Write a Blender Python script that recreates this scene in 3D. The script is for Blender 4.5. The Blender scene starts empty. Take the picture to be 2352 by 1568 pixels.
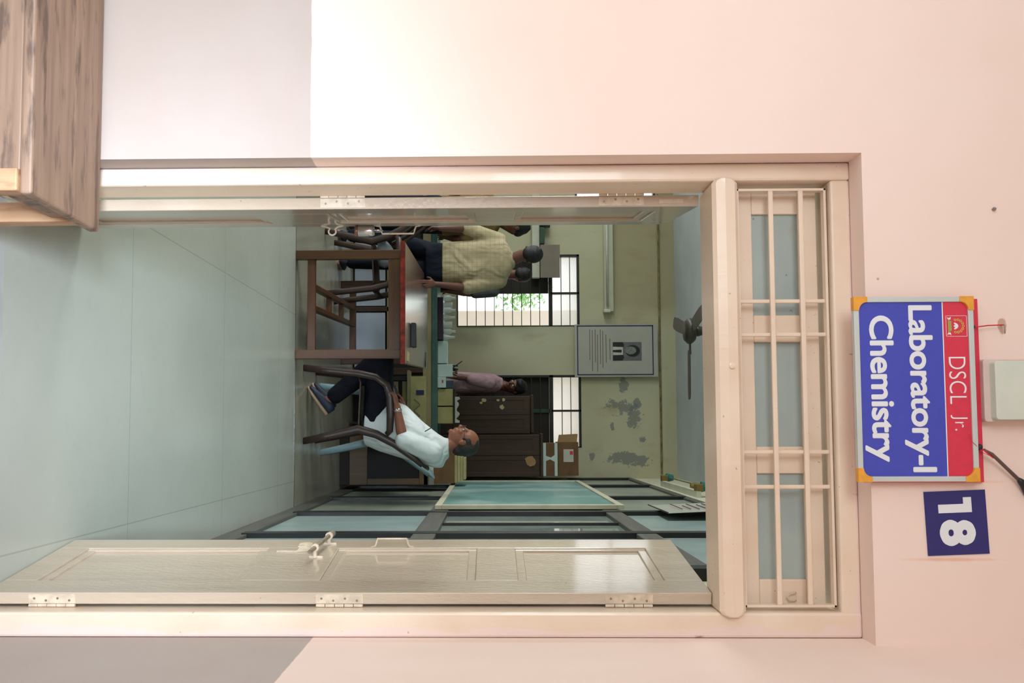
import bpy, bmesh, math, random
from mathutils import Vector, Matrix, Euler
random.seed(7)
PI = math.pi
V = Vector
S = bpy.context.scene
COL = S.collection

# ------------------------------------------------------------------ camera
F_PX, W_PX, H_PX = 2068.34, 2352, 1568
yaw, pitch, roll = math.radians(3.53051813), math.radians(-1.13540322), math.radians(-0.23321135)
fw = V((-math.sin(yaw)*math.cos(pitch), math.cos(yaw)*math.cos(pitch), math.sin(pitch)))
rt0 = V((math.cos(yaw), math.sin(yaw), 0)); up0 = rt0.cross(fw)
rt = math.cos(roll)*rt0 + math.sin(roll)*up0
up = -math.sin(roll)*rt0 + math.cos(roll)*up0
cd = bpy.data.cameras.new('camera'); cam = bpy.data.objects.new('camera', cd); COL.objects.link(cam)
# the photographer held the camera on its side: image right is up in the world, image down is right
R = Matrix((up, -rt, -fw)).transposed()
cam.matrix_world = Matrix.Translation((0, 0, 1.43)) @ R.to_4x4()
cd.sensor_width = 36; cd.lens = 36*F_PX/W_PX
cd.shift_x = 91.6/W_PX; cd.shift_y = 78.9/W_PX
cd.clip_start = .05; cd.clip_end = 200
S.camera = cam

# ------------------------------------------------------------------ light
S.view_settings.view_transform = 'Standard'; S.view_settings.look = 'None'
S.view_settings.gamma = 1; S.view_settings.use_curve_mapping = False
S.view_settings.exposure = 0.0
wd = bpy.data.worlds.new('daylight'); S.world = wd; wd.use_nodes = True
bg = wd.node_tree.nodes['Background']; bg.inputs[0].default_value = (.95, .985, 1, 1); bg.inputs[1].default_value = 2.25
def area(name, loc, aim, sx, sy, power, col=(1, 1, 1)):
    l = bpy.data.lights.new(name, 'AREA'); l.shape = 'RECTANGLE'; l.size = sx; l.size_y = sy; l.energy = power; l.color = col
    o = bpy.data.objects.new(name, l); COL.objects.link(o); o.location = loc
    o.rotation_euler = (V(aim)-V(loc)).to_track_quat('-Z', 'Y').to_euler()
    return o
# first lamp: daylight falling in low at the open left end of the corridor
cl = area('corridor_daylight_and_fill', (-1.6, -1.3, 1.9), (-.8, 2.7, .75), 1.3, .9, 20, (.86, .93, 1)); cl.data.spread = math.radians(98)
cl = area('corridor_daylight_and_fill', (-.2, -1.9, 2.05), (-.3, 3.5, 0), .8, .4, 13, (.72, .85, 1)); cl.data.spread = math.radians(30)  # added fill before the solid rear wall, brightens the floor inside the door
# daylight outside the laboratory's left hand windows
for y, pw_ in ((4.6, 190), (7.0, 110), (9.4, 60)):
    area('window_daylight', (-5.6, y, 1.9), (-2, y, 1.2), 1.3, 1.5, pw_, (.95, 1, .97))

# ------------------------------------------------------------------ materials
def lin(r, g, b):
    f = lambda c: (c/255/12.92) if c/255 <= .04045 else ((c/255+.055)/1.055)**2.4
    return (f(r), f(g), f(b), 1)
class NT:
    def __init__(s, name):
        s.m = bpy.data.materials.new(name); s.m.use_nodes = True; s.t = s.m.node_tree
        s.b = s.t.nodes['Principled BSDF']; s.tc = s.n('ShaderNodeTexCoord')
    def n(s, ty, **k):
        x = s.t.nodes.new(ty)
        for a, v in k.items(): setattr(x, a, v)
        return x
    def l(s, a, b): s.t.links.new(a, b)
    def mapped(s, scale=(1, 1, 1), loc=(0, 0, 0)):
        m = s.n('ShaderNodeMapping'); s.l(s.tc.outputs['Object'], m.inputs[0])
        m.inputs['Scale'].default_value = scale; m.inputs['Location'].default_value = loc
        return m.outputs[0]
    def noise(s, scale, detail=4, stretch=None, rough=.55):
        x = s.n('ShaderNodeTexNoise'); x.inputs['Scale'].default_value = scale; x.inputs['Detail'].default_value = detail
        x.inputs['Roughness'].default_value = rough
        s.l(s.mapped(stretch) if stretch else s.tc.outputs['Object'], x.inputs['Vector'])
        return x.outputs['Fac']
    def ramp(s, fac, a, b):
        r = s.n('ShaderNodeMapRange'); r.inputs[1].default_value = a; r.inputs[2].default_value = b; s.l(fac, r.inputs[0])
        return r.outputs[0]
    def mix(s, fac, a, b):
        x = s.n('ShaderNodeMix', data_type='RGBA')
        for v, i in ((fac, 0), (a, 6), (b, 7)):
            if isinstance(v, (float, int)): x.inputs[i].default_value = v
            elif isinstance(v, tuple): x.inputs[i].default_value = v
            else: s.l(v, x.inputs[i])
        return x.outputs[2]
    def math(s, op, a, b=0.):
        x = s.n('ShaderNodeMath', operation=op)
        for i, v in ((0, a), (1, b)):
            if isinstance(v, (float, int)): x.inputs[i].default_value = v
            else: s.l(v, x.inputs[i])
        return x.outputs[0]
    def xyz(s):
        x = s.n('ShaderNodeSeparateXYZ'); s.l(s.tc.outputs['Object'], x.inputs[0]); return x.outputs
    def blob(s, c, r, nz, amp=1.3, soft=.12):
        # a worn patch of its own irregular outline round c
        m = s.n('ShaderNodeMapping'); s.l(s.tc.outputs['Object'], m.inputs[0])
        m.inputs['Location'].default_value = tuple(-c[i]/r[i] for i in range(3)); m.inputs['Scale'].default_value = tuple(1/q for q in r)
        ln = s.n('ShaderNodeVectorMath', operation='LENGTH'); s.l(m.outputs[0], ln.inputs[0])
        d = s.math('ADD', ln.outputs['Value'], s.math('MULTIPLY', s.math('SUBTRACT', nz, .5), amp*2))
        return s.ramp(d, 1+soft, 1-soft)
    def bump(s, h, strength=.3, dist=.01):
        x = s.n('ShaderNodeBump'); x.inputs['Strength'].default_value = strength; x.inputs['Distance'].default_value = dist
        s.l(h, x.inputs['Height']); s.l(x.outputs[0], s.b.inputs['Normal'])
    def col(s, c):
        if isinstance(c, tuple): s.b.inputs['Base Color'].default_value = c
        else: s.l(c, s.b.inputs['Base Color'])
    def fin(s, rough=.5, spec=.5, metal=0, coat=0):
        s.b.inputs['Roughness'].default_value = rough; s.b.inputs['Specular IOR Level'].default_value = spec
        s.b.inputs['Metallic'].default_value = metal; s.b.inputs['Coat Weight'].default_value = coat
        return s.m
def flat(name, c, rough=.5, var=.0, vs=8, spec=.5, metal=0, coat=0, bump=0, stretch=None, c2=None):
    t = NT(name); c = lin(*c)
    nz = t.noise(vs, 5, stretch)
    c2 = lin(*c2) if c2 else tuple(q*(1-var) for q in c[:3])+(1,)
    t.col(t.mix(t.ramp(nz, .35, .65), c, c2))
    if bump: t.bump(t.noise(vs*4, 4, stretch), bump, .004)
    return t.fin(rough, spec, metal, coat)
M = {}
def wood(name, c1, c2, axis=0, rough=.5, sc=6, dark=None, coat=0, ring=30):
    t = NT(name); st = [1, 1, 1]; st = [ring if i != axis else 1.2 for i in range(3)]
    g = t.noise(sc/6, 8, tuple(st), .65); big = t.noise(2.5, 4)
    c = t.mix(t.ramp(g, .3, .7), lin(*c1), lin(*c2))
    if dark: c = t.mix(t.math('MULTIPLY', t.ramp(t.noise(7, 6, tuple(4 if i != axis else .8 for i in range(3))), .53, .64), .75), c, lin(*dark))
    c = t.mix(t.math('MULTIPLY', t.ramp(big, .4, .65), .35), c, lin(*c2))
    t.col(c); t.bump(g, .25, .003)
    return t.fin(rough, .5, 0, coat)

# corridor wall: pink distemper with a darker painted dado
def corridor_mat():
    t = NT('corridor_paint'); z = t.xyz()[2]
    edge = t.math('ADD', z, t.math('MULTIPLY', t.noise(14, 3), .006))
    f = t.ramp(edge, .949, .952)
    nz = t.noise(1.6, 5); fine = t.noise(30, 4)
    upc = t.mix(t.ramp(nz, .35, .7), lin(246, 223, 210), lin(243, 217, 203))
    dn = t.mix(t.ramp(nz, .35, .7), lin(190, 177, 170), lin(182, 167, 157))
    dn = t.mix(t.math('MULTIPLY', t.ramp(t.noise(3.5, 6, (1, 1, 4)), .55, .7), .35), dn, lin(190, 168, 160))
    c = t.mix(f, dn, upc)
    for cc, rr in (((-.27, 2.385, 2.778), (.02, .3, .012)), ((-.40, 2.385, 2.458), (.004, .3, .004))):
        c = t.mix(t.math('MULTIPLY', t.blob(cc, rr, t.noise(40, 3), .5), .8), c, lin(190, 150, 128))
    # orange smears of old paint round the number plate
    for cc, rr in (((.135, 2.385, 2.64), (.004, .3, .11)), ((.335, 2.385, 2.63), (.004, .3, .10))):
        c = t.mix(t.math('MULTIPLY', t.blob(cc, rr, t.noise(25, 3), .7, .5), .7), c, lin(236, 178, 148))
    t.col(c); t.bump(fine, .12, .004)
    return t.fin(.75, .3)
M['corridor'] = corridor_mat()

def cream_mat(name, drips=False):
    t = NT(name); nz = t.noise(4, 5); g = t.noise(1.5, 6, (18, 18, 1.5))
    c = t.mix(t.ramp(nz, .35, .7), lin(240, 219, 196), lin(230, 205, 180))
    c = t.mix(t.math('MULTIPLY', t.ramp(g, .5, .75), .5), c, lin(234, 218, 196))
    if drips:
        # flaked plaster and pink overpaint along the outer edge of the frame
        x = t.xyz(); fl = t.noise(9, 6, (1, 1, .35), .7)
        eL = t.ramp(t.math('ADD', x[0], t.math('MULTIPLY', t.math('SUBTRACT', fl, .5), .10)), -.728, -.734)
        eR = t.ramp(t.math('ADD', x[0], t.math('MULTIPLY', t.math('SUBTRACT', fl, .5), .12)), .530, .538)
        eT = t.ramp(t.math('ADD', x[2], t.math('MULTIPLY', t.math('SUBTRACT', fl, .5), .09)), 2.412, 2.418)
        e = t.math('MAXIMUM', t.math('MAXIMUM', eL, eR), eT)
        c = t.mix(t.math('MULTIPLY', e, .9), c, lin(238, 214, 204))
        wr = t.ramp(t.noise(26, 6, (1, 1, .3), .7), .63, .68)
        c = t.mix(t.math('MULTIPLY', wr, t.math('MULTIPLY', e, .8)), c, lin(150, 120, 100))
    sp = t.ramp(t.noise(60, 2), .72, .76)
    c = t.mix(t.math('MULTIPLY', sp, .5), c, lin(120, 96, 74))
    t.col(c); t.bump(t.noise(10, 5, (6, 6, 1)), .25, .003)
    return t.fin(.32, .5, 0, .15)
M['cream'] = cream_mat('cream_gloss_paint'); M['frame'] = cream_mat('cream_frame_paint', True)
def leaf_mat():
    t = NT('cream_door_paint'); g = t.noise(1.2, 8, (14, 14, 1.2), .6)
    c = t.mix(t.ramp(g, .35, .68), lin(202, 184, 162), lin(189, 170, 148))
    sp = t.ramp(t.noise(55, 2), .73, .77)
    c = t.mix(t.math('MULTIPLY', sp, .5), c, lin(110, 88, 66))
    t.col(c); t.bump(t.noise(35, 6, (3, 3, 1)), .8, .003); t.b.inputs['Coat Roughness'].default_value = .1
    return t.fin(.28, .5, 0, .9)
M['leaf'] = leaf_mat()
M['hardware'] = flat('painted_iron', (226, 208, 184), .4, .25, 40)
M['dusty_iron'] = flat('bare_iron', (168, 150, 128), .4, .4, 60, metal=.5)
M['chrome'] = flat('chrome', (200, 200, 200), .15, .1, 20, metal=1)
M['brass_old'] = flat('worn_brass', (150, 110, 90), .4, .4, 30, metal=.6)
M['floor'] = None
def floor_mat():
    t = NT('worn_cement_floor'); nz = t.noise(.8, 3); st = t.noise(1.6, 3, (1, .35, 1)); fine = t.noise(14, 4)
    c = t.mix(t.ramp(nz, .3, .7), lin(192, 194, 184), lin(176, 180, 170))
    c = t.mix(t.math('MULTIPLY', t.ramp(st, .35, .8), .35), c, lin(190, 194, 186))
    c = t.mix(t.math('MULTIPLY', t.ramp(fine, .55, .85), .12), c, lin(130, 132, 122))
    x = t.xyz(); ln = None
    for i, offs, per in ((0, .36, 1.22), (1, 3.55, 1.25)):
        d = t.math('ABSOLUTE', t.math('SUBTRACT', t.math('FRACT', t.math('DIVIDE', t.math('SUBTRACT', x[i], offs-per/2), per)), .5))
        k = t.ramp(d, .003, .0012); ln = k if ln is None else t.math('MAXIMUM', ln, k)
    c = t.mix(t.math('MULTIPLY', ln, .3), c, lin(92, 96, 92))
    t.col(c); t.b.inputs['Coat Roughness'].default_value = .25
    
    m = t.fin(.22, .5); return m
M['floor'] = floor_mat()
M['floor_dark'] = None
def floor2_mat():
    t = NT('brown_stone_floor'); nz = t.noise(2.5, 5, (1, .3, 1)); x = t.xyz()
    c = t.mix(t.ramp(nz, .3, .7), lin(168, 166, 150), lin(146, 142, 126))
    c = t.mix(t.ramp(x[1], 6.568, 6.562), c, lin(90, 84, 72))
    t.col(c); return t.fin(.2, .5)
M['floor_dark'] = floor2_mat()
def lab_wall_mat():
    t = NT('old_lab_distemper'); x = t.xyz(); nz = t.noise(1.3, 6); fl = t.noise(9, 6, None, .65); fl2 = t.noise(13, 7, (1, 1, .8), .7)
    c = t.mix(t.ramp(nz, .3, .7), lin(198, 196, 168), lin(188, 184, 152))
    # a browner tone on the upper band, left of the poster
    up_ = t.math('MULTIPLY', t.ramp(x[2], 2.885, 2.895), t.ramp(x[0], -1.2, -1.5))
    c = t.mix(t.math('MULTIPLY', up_, .75), c, lin(160, 148, 116))
    c = t.mix(t.math('MULTIPLY', t.ramp(x[2], 3.44, 3.5), .3), c, lin(160, 154, 124))
    # flaked patches showing grey plaster
    for cc, rr in (((.33, 10.59, 3.03), (.07, 2, .21)), ((-.56, 10.59, 3.0), (.12, 2, .05)), ((-.28, 10.59, 2.98), (.08, 2, .16)), ((-.16, 10.59, 3.11), (.13, 2, .07)), ((-.32, 10.59, 3.15), (.06, 2, .05)), ((.30, 10.59, 2.62), (.04, 2, .03)), ((.1, 10.59, 3.2), (.03, 2, .05)), ((-.05, 10.59, 2.86), (.06, 2, .02))):
        c = t.mix(t.math('MULTIPLY', t.blob(cc, rr, fl2, 2.2, .08), .8), c, lin(126, 130, 128))
    st = t.math('MULTIPLY', t.ramp(t.noise(5, 6, (1, 1, .4)), .56, .72), .35)
    c = t.mix(st, c, lin(150, 132, 90))
    t.col(c); t.bump(fl, .15, .004)
    return t.fin(.8, .25)
M['lab_wall'] = lab_wall_mat()
M['corridor_ceiling'] = flat('corridor_whitewash', (232, 232, 230), .85, .05, 3)
M['lab_ceiling'] = flat('lab_ceiling_paint', (190, 198, 200), .85, .12, 2)
M['concrete'] = flat('corridor_floor_stone', (190, 190, 188), .6, .2, 5)
M['side_wall'] = flat('partition_upper_paint', (206, 204, 180), .8, .12, 3)
M['dark_frame'] = flat('black_oiled_timber', (42, 44, 42), .35, .35, 9)
M['grey_rail'] = wood('weathered_grey_rail', (104, 102, 96), (76, 74, 70), 1, .5)
M['dark_post'] = flat('dark_painted_post', (30, 34, 34), .35, .3, 9)
def pane_mat(name, c, c2, rough=.22):
    t = NT(name); t.col(t.mix(t.ramp(t.noise(2.5, 5), .35, .7), lin(*c), lin(*c2))); return t.fin(rough, .6)
M['pane'] = pane_mat('painted_glass_pane', (168, 186, 186), (150, 168, 168))
M['pane_dull'] = pane_mat('dusty_glass_pane', (150, 158, 146), (128, 134, 122), .35)
M['clear_glass'] = pane_mat('dark_reflecting_glass', (160, 172, 166), (118, 132, 128), .05)
def transom_glass():
    t = NT('dirty_frosted_glass'); a = t.noise(3, 5); x = t.xyz()
    c = t.mix(t.ramp(a, .35, .7), lin(168, 180, 174), lin(152, 166, 162))
    d = t.ramp(t.noise(34, 3), .70, .74); c = t.mix(t.math('MULTIPLY', d, .8), c, lin(84, 80, 66))
    e = t.ramp(t.noise(11, 4), .66, .72); c = t.mix(t.math('MULTIPLY', e, .5), c, lin(176, 150, 126))
    t.col(c); return t.fin(.35, .5)
M['transom_glass'] = transom_glass()
def frosted():
    t = NT('frosted_window_glass'); t.col(t.mix(t.ramp(t.noise(4, 6), .4, .7), (.95, .95, .95, 1), (.78, .77, .74, 1)))
    tr = t.n('ShaderNodeBsdfTranslucent'); tr.inputs[0].default_value = (.95, .95, .93, 1)
    gl = t.n('ShaderNodeBsdfTransparent')
    mx = t.n('ShaderNodeMixShader'); mx.inputs[0].default_value = .45; t.l(tr.outputs[0], mx.inputs[1]); t.l(gl.outputs[0], mx.inputs[2])
    m2 = t.n('ShaderNodeMixShader'); m2.inputs[0].default_value = .15; t.l(mx.outputs[0], m2.inputs[1]); t.l(t.b.outputs[0], m2.inputs[2])
    t.l(m2.outputs[0], t.t.nodes['Material Output'].inputs[0]); return t.m
M['frosted'] = frosted()
def glass(name, c=(1, 1, 1), rough=.05, tr=.75):
    t = NT(name); t.col((c[0], c[1], c[2], 1)); t.fin(rough, .6)
    g = t.n('ShaderNodeBsdfTransparent'); g.inputs[0].default_value = (c[0], c[1], c[2], 1)
    mx = t.n('ShaderNodeMixShader'); mx.inputs[0].default_value = tr; t.l(t.b.outputs[0], mx.inputs[1]); t.l(g.outputs[0], mx.inputs[2])
    t.l(mx.outputs[0], t.t.nodes['Material Output'].inputs[0]); return t.m
M['glassware'] = glass('clear_glassware', (.85, .92, .9), .08, .6)
def board_mat():
    t = NT('green_chalkboard'); a = t.noise(1.3, 6, (1, 1.2, 1), .6); b = t.noise(3, 5, (1, .5, 2))
    c = t.mix(t.ramp(b, .3, .7), lin(112, 158, 154), lin(98, 144, 140))
    c = t.mix(t.math('MULTIPLY', t.ramp(a, .5, .64), .55), c, lin(186, 204, 204))
    t.col(c); return t.fin(.35, .5)
M['board'] = board_mat()
M['black_glass'] = flat('dark_showcase_glass', (26, 20, 16), .4, .3, 6, spec=.15)
M['board_frame'] = flat('board_frame_cream', (206, 200, 176), .5, .15, 10)
M['old_wood'] = wood('weathered_bench_wood', (168, 140, 118), (128, 100, 82), 0, .55, 6, (70, 56, 50))
M['old_wood_pale'] = wood('pale_end_grain_wood', (206, 168, 130), (182, 138, 104), 2, .6, 6, (150, 104, 76))
M['table_wood'] = wood('varnished_table_wood', (104, 68, 40), (74, 46, 28), 2, .4, 6)
M['table_side'] = wood('varnished_table_rail', (104, 68, 42), (74, 46, 30), 0, .4, 6)
def red_top():
    t = NT('worn_red_tabletop'); g = t.noise(1.5, 8, (1.2, 22, 6)); z = t.noise(5, 4)
    c = t.mix(t.ramp(g, .35, .7), lin(132, 92, 80), lin(104, 68, 58))
    nrm = t.n('ShaderNodeNewGeometry'); sx = t.n('ShaderNodeSeparateXYZ'); t.l(nrm.outputs['Normal'], sx.inputs[0])
    side = t.ramp(sx.outputs[2], .6, .3)
    c = t.mix(side, c, t.mix(t.ramp(z, .4, .6), lin(128, 40, 26), lin(84, 26, 20)))
    t.col(c); t.bump(g, .2, .0015); m = t.fin(.28, 1., 0, 1.); t.b.inputs['Coat Roughness'].default_value = .2; return m
M['red_top'] = red_top()
M['red_edge'] = flat('worn_red_edge', (150, 50, 32), .6, .4, 16, spec=.3, c2=(84, 28, 22))
M['plastic_brown'] = flat('dark_brown_plastic', (66, 50, 46), .35, .2, 12)
M['plastic_blue'] = flat('pale_blue_plastic', (150, 180, 188), .4, .15, 8)
M['green_top'] = flat('green_bench_edge', (66, 106, 100), .4, .25, 12)
M['bench_cream'] = wood('bench_cream_board', (168, 158, 120), (142, 132, 98), 0, .6)
M['pale_blue'] = flat('pale_blue_laminate', (186, 198, 216), .45, .12, 5)
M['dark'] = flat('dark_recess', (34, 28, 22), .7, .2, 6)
M['cabinet'] = wood('dark_teak_cabinet', (72, 50, 36), (52, 36, 26), 2, .5, 5)
M['cabinet_light'] = wood('brown_showcase_wood', (104, 82, 50), (80, 60, 36), 2, .45, 5)
M['carton'] = flat('brown_cardboard', (118, 88, 56), .8, .25, 8)
M['carton_light'] = flat('buff_cardboard', (168, 134, 92), .8, .2, 8)
M['cream_box'] = flat('cream_card', (178, 172, 116), .7, .2, 9)
M['white_box'] = flat('white_card', (206, 226, 222), .6, .08, 9)
M['paper'] = flat('paper', (200, 200, 190), .8, .12, 14)
M['old_paper'] = flat('yellowed_paper', (190, 176, 130), .8, .2, 14)
M['banner'] = flat('vinyl_banner', (176, 176, 166), .5, .1, 3)
M['ink'] = flat('navy_ink', (40, 36, 84), .6); M['ink_red'] = flat('faded_ink', (120, 92, 96), .7, .3, 40)
M['photo_dark'] = flat('photo_black', (26, 28, 26), .6); M['photo_grey'] = flat('photo_grey', (110, 108, 112), .6, .2, 20); M['photo_face'] = flat('photo_face_grey', (132, 140, 134), .6, .4, 40)
M['black'] = flat('black_plastic', (22, 28, 28), .4, .2, 10)
M['white_plastic'] = flat('white_conduit', (206, 208, 190), .5, .12, 6)
M['batten'] = flat('aged_batten_enamel', (194, 194, 170), .5, .1, 6)
M['conduit_dark'] = flat('cable_brown', (136, 122, 84), .7, .5, 12)
M['teal'] = flat('teal_cap', (30, 120, 116), .5, .1, 9)
M['brown_fix'] = flat('yellow_brown_holder', (130, 108, 52), .5, .2, 9)
M['fan'] = flat('fan_brown_paint', (66, 62, 50), .4, .3, 10)
M['grey_card'] = flat('grey_board', (134, 124, 112), .8, .1, 10)
M['green_dark'] = flat('bottle_green', (34, 74, 56), .4, .2, 9)
M['purple_dark'] = flat('aubergine_plastic', (44, 30, 52), .3, .3, 9)
M['blue_dark'] = flat('slate_blue', (58, 78, 96), .5, .2, 9)
M['building'] = flat('pale_pink_plaster', (250, 238, 230), .85, .12, 1.2)
M['foliage'] = flat('leaf_green', (170, 225, 150), .5, .5, 12)
M['bark'] = flat('tree_bark', (110, 92, 74), .8, .3, 20)
# sign colours
M['sign_blue'] = flat('sign_blue', (68, 76, 184), .4, .06, 60); M['sign_red'] = flat('sign_red', (222, 52, 76), .4, .08, 60)
M['sign_white'] = flat('sign_white', (232, 234, 236), .45); M['alu'] = flat('aluminium_channel', (206, 212, 206), .4, .06, 10, metal=.2)
M['gold'] = flat('yellow_corner_plastic', (240, 168, 58), .35, .15, 50); M['plate_blue'] = flat('plate_navy', (44, 40, 110), .4, .06, 40)
M['logo_yellow'] = flat('logo_yellow', (222, 190, 90), .5); M['logo_green'] = flat('logo_green', (150, 200, 90), .5)
M['red_string'] = flat('red_string', (206, 40, 50), .7); M['pin'] = flat('nail_steel', (150, 140, 136), .4, .2, 30, metal=.6)
M['box_green'] = flat('pale_green_switch_box', (214, 218, 202), .6, .07, 12); M['box_base'] = flat('box_base_paint', (222, 200, 190), .7, .1, 20)
M['rod'] = flat('brown_rod', (104, 84, 76), .5, .3, 30)
# people
M['skin'] = flat('brown_skin', (148, 92, 70), .5, .12, 8); M['skin_dark'] = flat('deep_brown_skin', (104, 64, 50), .5, .12, 8)
M['hair'] = flat('black_hair', (22, 21, 24), .55, .4, 60, bump=.6); M['hair_grey'] = flat('grey_temple_hair', (58, 52, 50), .6, .5, 50, bump=.6)
def cloth(name, c, c2=None, check=None, rough=.85):
    t = NT(name); f = t.noise(5.5, 3, (1, 1, .6)); g = t.noise(3, 2, (1.3, 1, 1))
    col = t.mix(t.ramp(f, .35, .7), lin(*c), lin(*(c2 or c)))
    if check:
        x = t.xyz()
        for i in (0, 2):
            d = t.math('ABSOLUTE', t.math('SUBTRACT', t.math('FRACT', t.math('MULTIPLY', x[i], 24.)), .5))
            col = t.mix(t.math('MULTIPLY', t.ramp(d, .12, .05), .5), col, lin(*check))
    t.col(col); w = t.n('ShaderNodeTexNoise'); w.inputs['Scale'].default_value = 4.5; w.inputs['Detail'].default_value = 2; w.inputs['Distortion'].default_value = .5
    t.l(t.mapped((1.3, 1.3, .9)), w.inputs['Vector']); t.bump(w.outputs['Fac'], 1., .06)
    return t.fin(rough, .2)
M['shirt_blue'] = cloth('pale_blue_shirt_cloth', (222, 229, 230), (212, 220, 222)); M['shirt_khaki'] = cloth('beige_checked_shirt_cloth', (188, 174, 144), (162, 148, 118), (156, 142, 112))
M['shirt_brown'] = cloth('brown_shirt_cloth', (134, 112, 78), (110, 90, 60)); M['shirt_pink'] = cloth('dusty_pink_shirt_cloth', (184, 152, 160), (158, 126, 136))
M['shirt_grey'] = cloth('grey_shirt_cloth', (90, 92, 94)); M['navy'] = cloth('navy_trouser_cloth', (22, 24, 36), (16, 18, 28)); M['jeans'] = cloth('dark_denim', (22, 30, 44), (16, 22, 34))
M['sole'] = flat('tan_shoe_sole', (188, 158, 130), .7, .1, 10); M['shoe'] = flat('dark_blue_shoe', (34, 42, 62), .6, .2, 20)

# ------------------------------------------------------------------ geometry helpers
def tag(o, label=None, cat=None, group=None, kind=None):
    if label: o['label'] = label
    if cat: o['category'] = cat
    if group: o['group'] = group
    if kind: o['kind'] = kind
    return o
def empty(name, loc, label=None, cat=None, group=None, kind=None):
    o = bpy.data.objects.new(name, None); COL.objects.link(o); o.location = loc; o.empty_display_size = .1
    return tag(o, label, cat, group, kind)
def attach(o, parent):
    if parent is not None:
        o.parent = parent; p = parent; T = Matrix.Identity(4)
        while p is not None:
            T = p.matrix_parent_inverse.copy() @ p.matrix_basis if False else T
            p = None
        o.matrix_parent_inverse = world_of(parent).inverted()
def world_of(o):
    b = Matrix.LocRotScale(o.location, o.rotation_euler, o.scale)
    return b if o.parent is None else world_of(o.parent) @ o.matrix_parent_inverse @ b
class MB:
    def __init__(s): s.bm = bmesh.new()
    def _add(s, vs, faces, mi=0):
        vv = [s.bm.verts.new(v) for v in vs]
        for f in faces:
            try: fc = s.bm.faces.new([vv[i] for i in f]); fc.material_index = mi
            except ValueError: pass
        return vv
    def box(s, x0, x1, y0, y1, z0, z1, m=None, mi=0):
        vs = [V((x, y, z)) for x in (x0, x1) for y in (y0, y1) for z in (z0, z1)]
        if m is not None: vs = [m @ v for v in vs]
        s._add(vs, [(0, 1, 3, 2), (4, 6, 7, 5), (0, 4, 5, 1), (2, 3, 7, 6), (0, 2, 6, 4), (1, 5, 7, 3)], mi); return s
    def bar(s, a, b, w, h, upv=(0, 0, 1), mi=0):
        a, b = V(a), V(b); d = (b-a).normalized(); u = V(upv)
        if abs(d.dot(u)) > .99: u = V((0, 1, 0))
        x = d.cross(u).normalized(); z = x.cross(d).normalized()
        vs = [p + x*sx*w/2 + z*sz*h/2 for p in (a, b) for sx in (-1, 1) for sz in (-1, 1)]
        s._add(vs, [(0, 1, 3, 2), (4, 6, 7, 5), (0, 4, 5, 1), (2, 3, 7, 6), (0, 2, 6, 4), (1, 5, 7, 3)], mi); return s
    def tube(s, pts, r, n=10, caps=True, flat=1., upv=(0, 0, 1), mi=0):
        pts = [V(p) for p in pts]; rs = r if isinstance(r, (list, tuple)) else [r]*len(pts); rings = []
        px = None
        for i, p in enumerate(pts):
            a = pts[max(i-1, 0)]; b = pts[min(i+1, len(pts)-1)]; d = (b-a).normalized(); u = V(upv)
            if abs(d.dot(u)) > .97: u = V((0, 1, 0)) if abs(d.y) < .9 else V((1, 0, 0))
            x = d.cross(u).normalized() if px is None else (px - d*px.dot(d)).normalized()
            px = x; z = x.cross(d).normalized()
            rings.append([s.bm.verts.new(p + (x*math.cos(2*PI*k/n) + z*math.sin(2*PI*k/n)*flat)*rs[i]) for k in range(n)])
        for A, B in zip(rings, rings[1:]):
            for k in range(n): s.bm.faces.new((A[k], A[(k+1) % n], B[(k+1) % n], B[k])).material_index = mi
        if caps: s.bm.faces.new(rings[0][::-1]).material_index = mi; s.bm.faces.new(rings[-1]).material_index = mi
        return s
    def cap(s, p0, r0, p1, r1, n=14):
        # tapered limb with round ends
        p0, p1 = V(p0), V(p1); d = (p1-p0).normalized(); pts = []; rs = []
        for k in range(4): a = PI/2*(k+.4)/4.4; pts.append(p0 - d*r0*math.cos(a)); rs.append(r0*math.sin(a))
        for k in range(3): t = k/2; pts.append(p0.lerp(p1, t)); rs.append(r0+(r1-r0)*t)
        for k in range(4): a = PI/2*(k+.4)/4.4; a = PI/2-a; pts.append(p1 + d*r1*math.cos(a)); rs.append(r1*math.sin(a))
        return s.tube(pts, rs, n)
    def limb(s, pts, rs, n=14):
        for i in range(len(pts)-1): s.cap(pts[i], rs[i], pts[i+1], rs[i+1], n)
        return s
    def ell(s, c, r, rot=None, seg=18, mi=0):
        c = V(c); vs = []; f = []; m = rot or Matrix.Identity(3); R_ = seg//2
        for i in range(1, R_):
            th = PI*i/R_
            for k in range(seg):
                ph = 2*PI*k/seg; vs.append(c + m @ V((r[0]*math.sin(th)*math.cos(ph), r[1]*math.sin(th)*math.sin(ph), r[2]*math.cos(th))))
        top = len(vs); vs.append(c + m @ V((0, 0, r[2]))); vs.append(c + m @ V((0, 0, -r[2])))
        for i in range(R_-2):
            for k in range(seg): f.append((i*seg+k, (i+1)*seg+k, (i+1)*seg+(k+1) % seg, i*seg+(k+1) % seg))
        for k in range(seg): f.append((top, k, (k+1) % seg)); f.append((top+1, (R_-2)*seg+(k+1) % seg, (R_-2)*seg+k))
        s._add(vs, f, mi); return s
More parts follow.
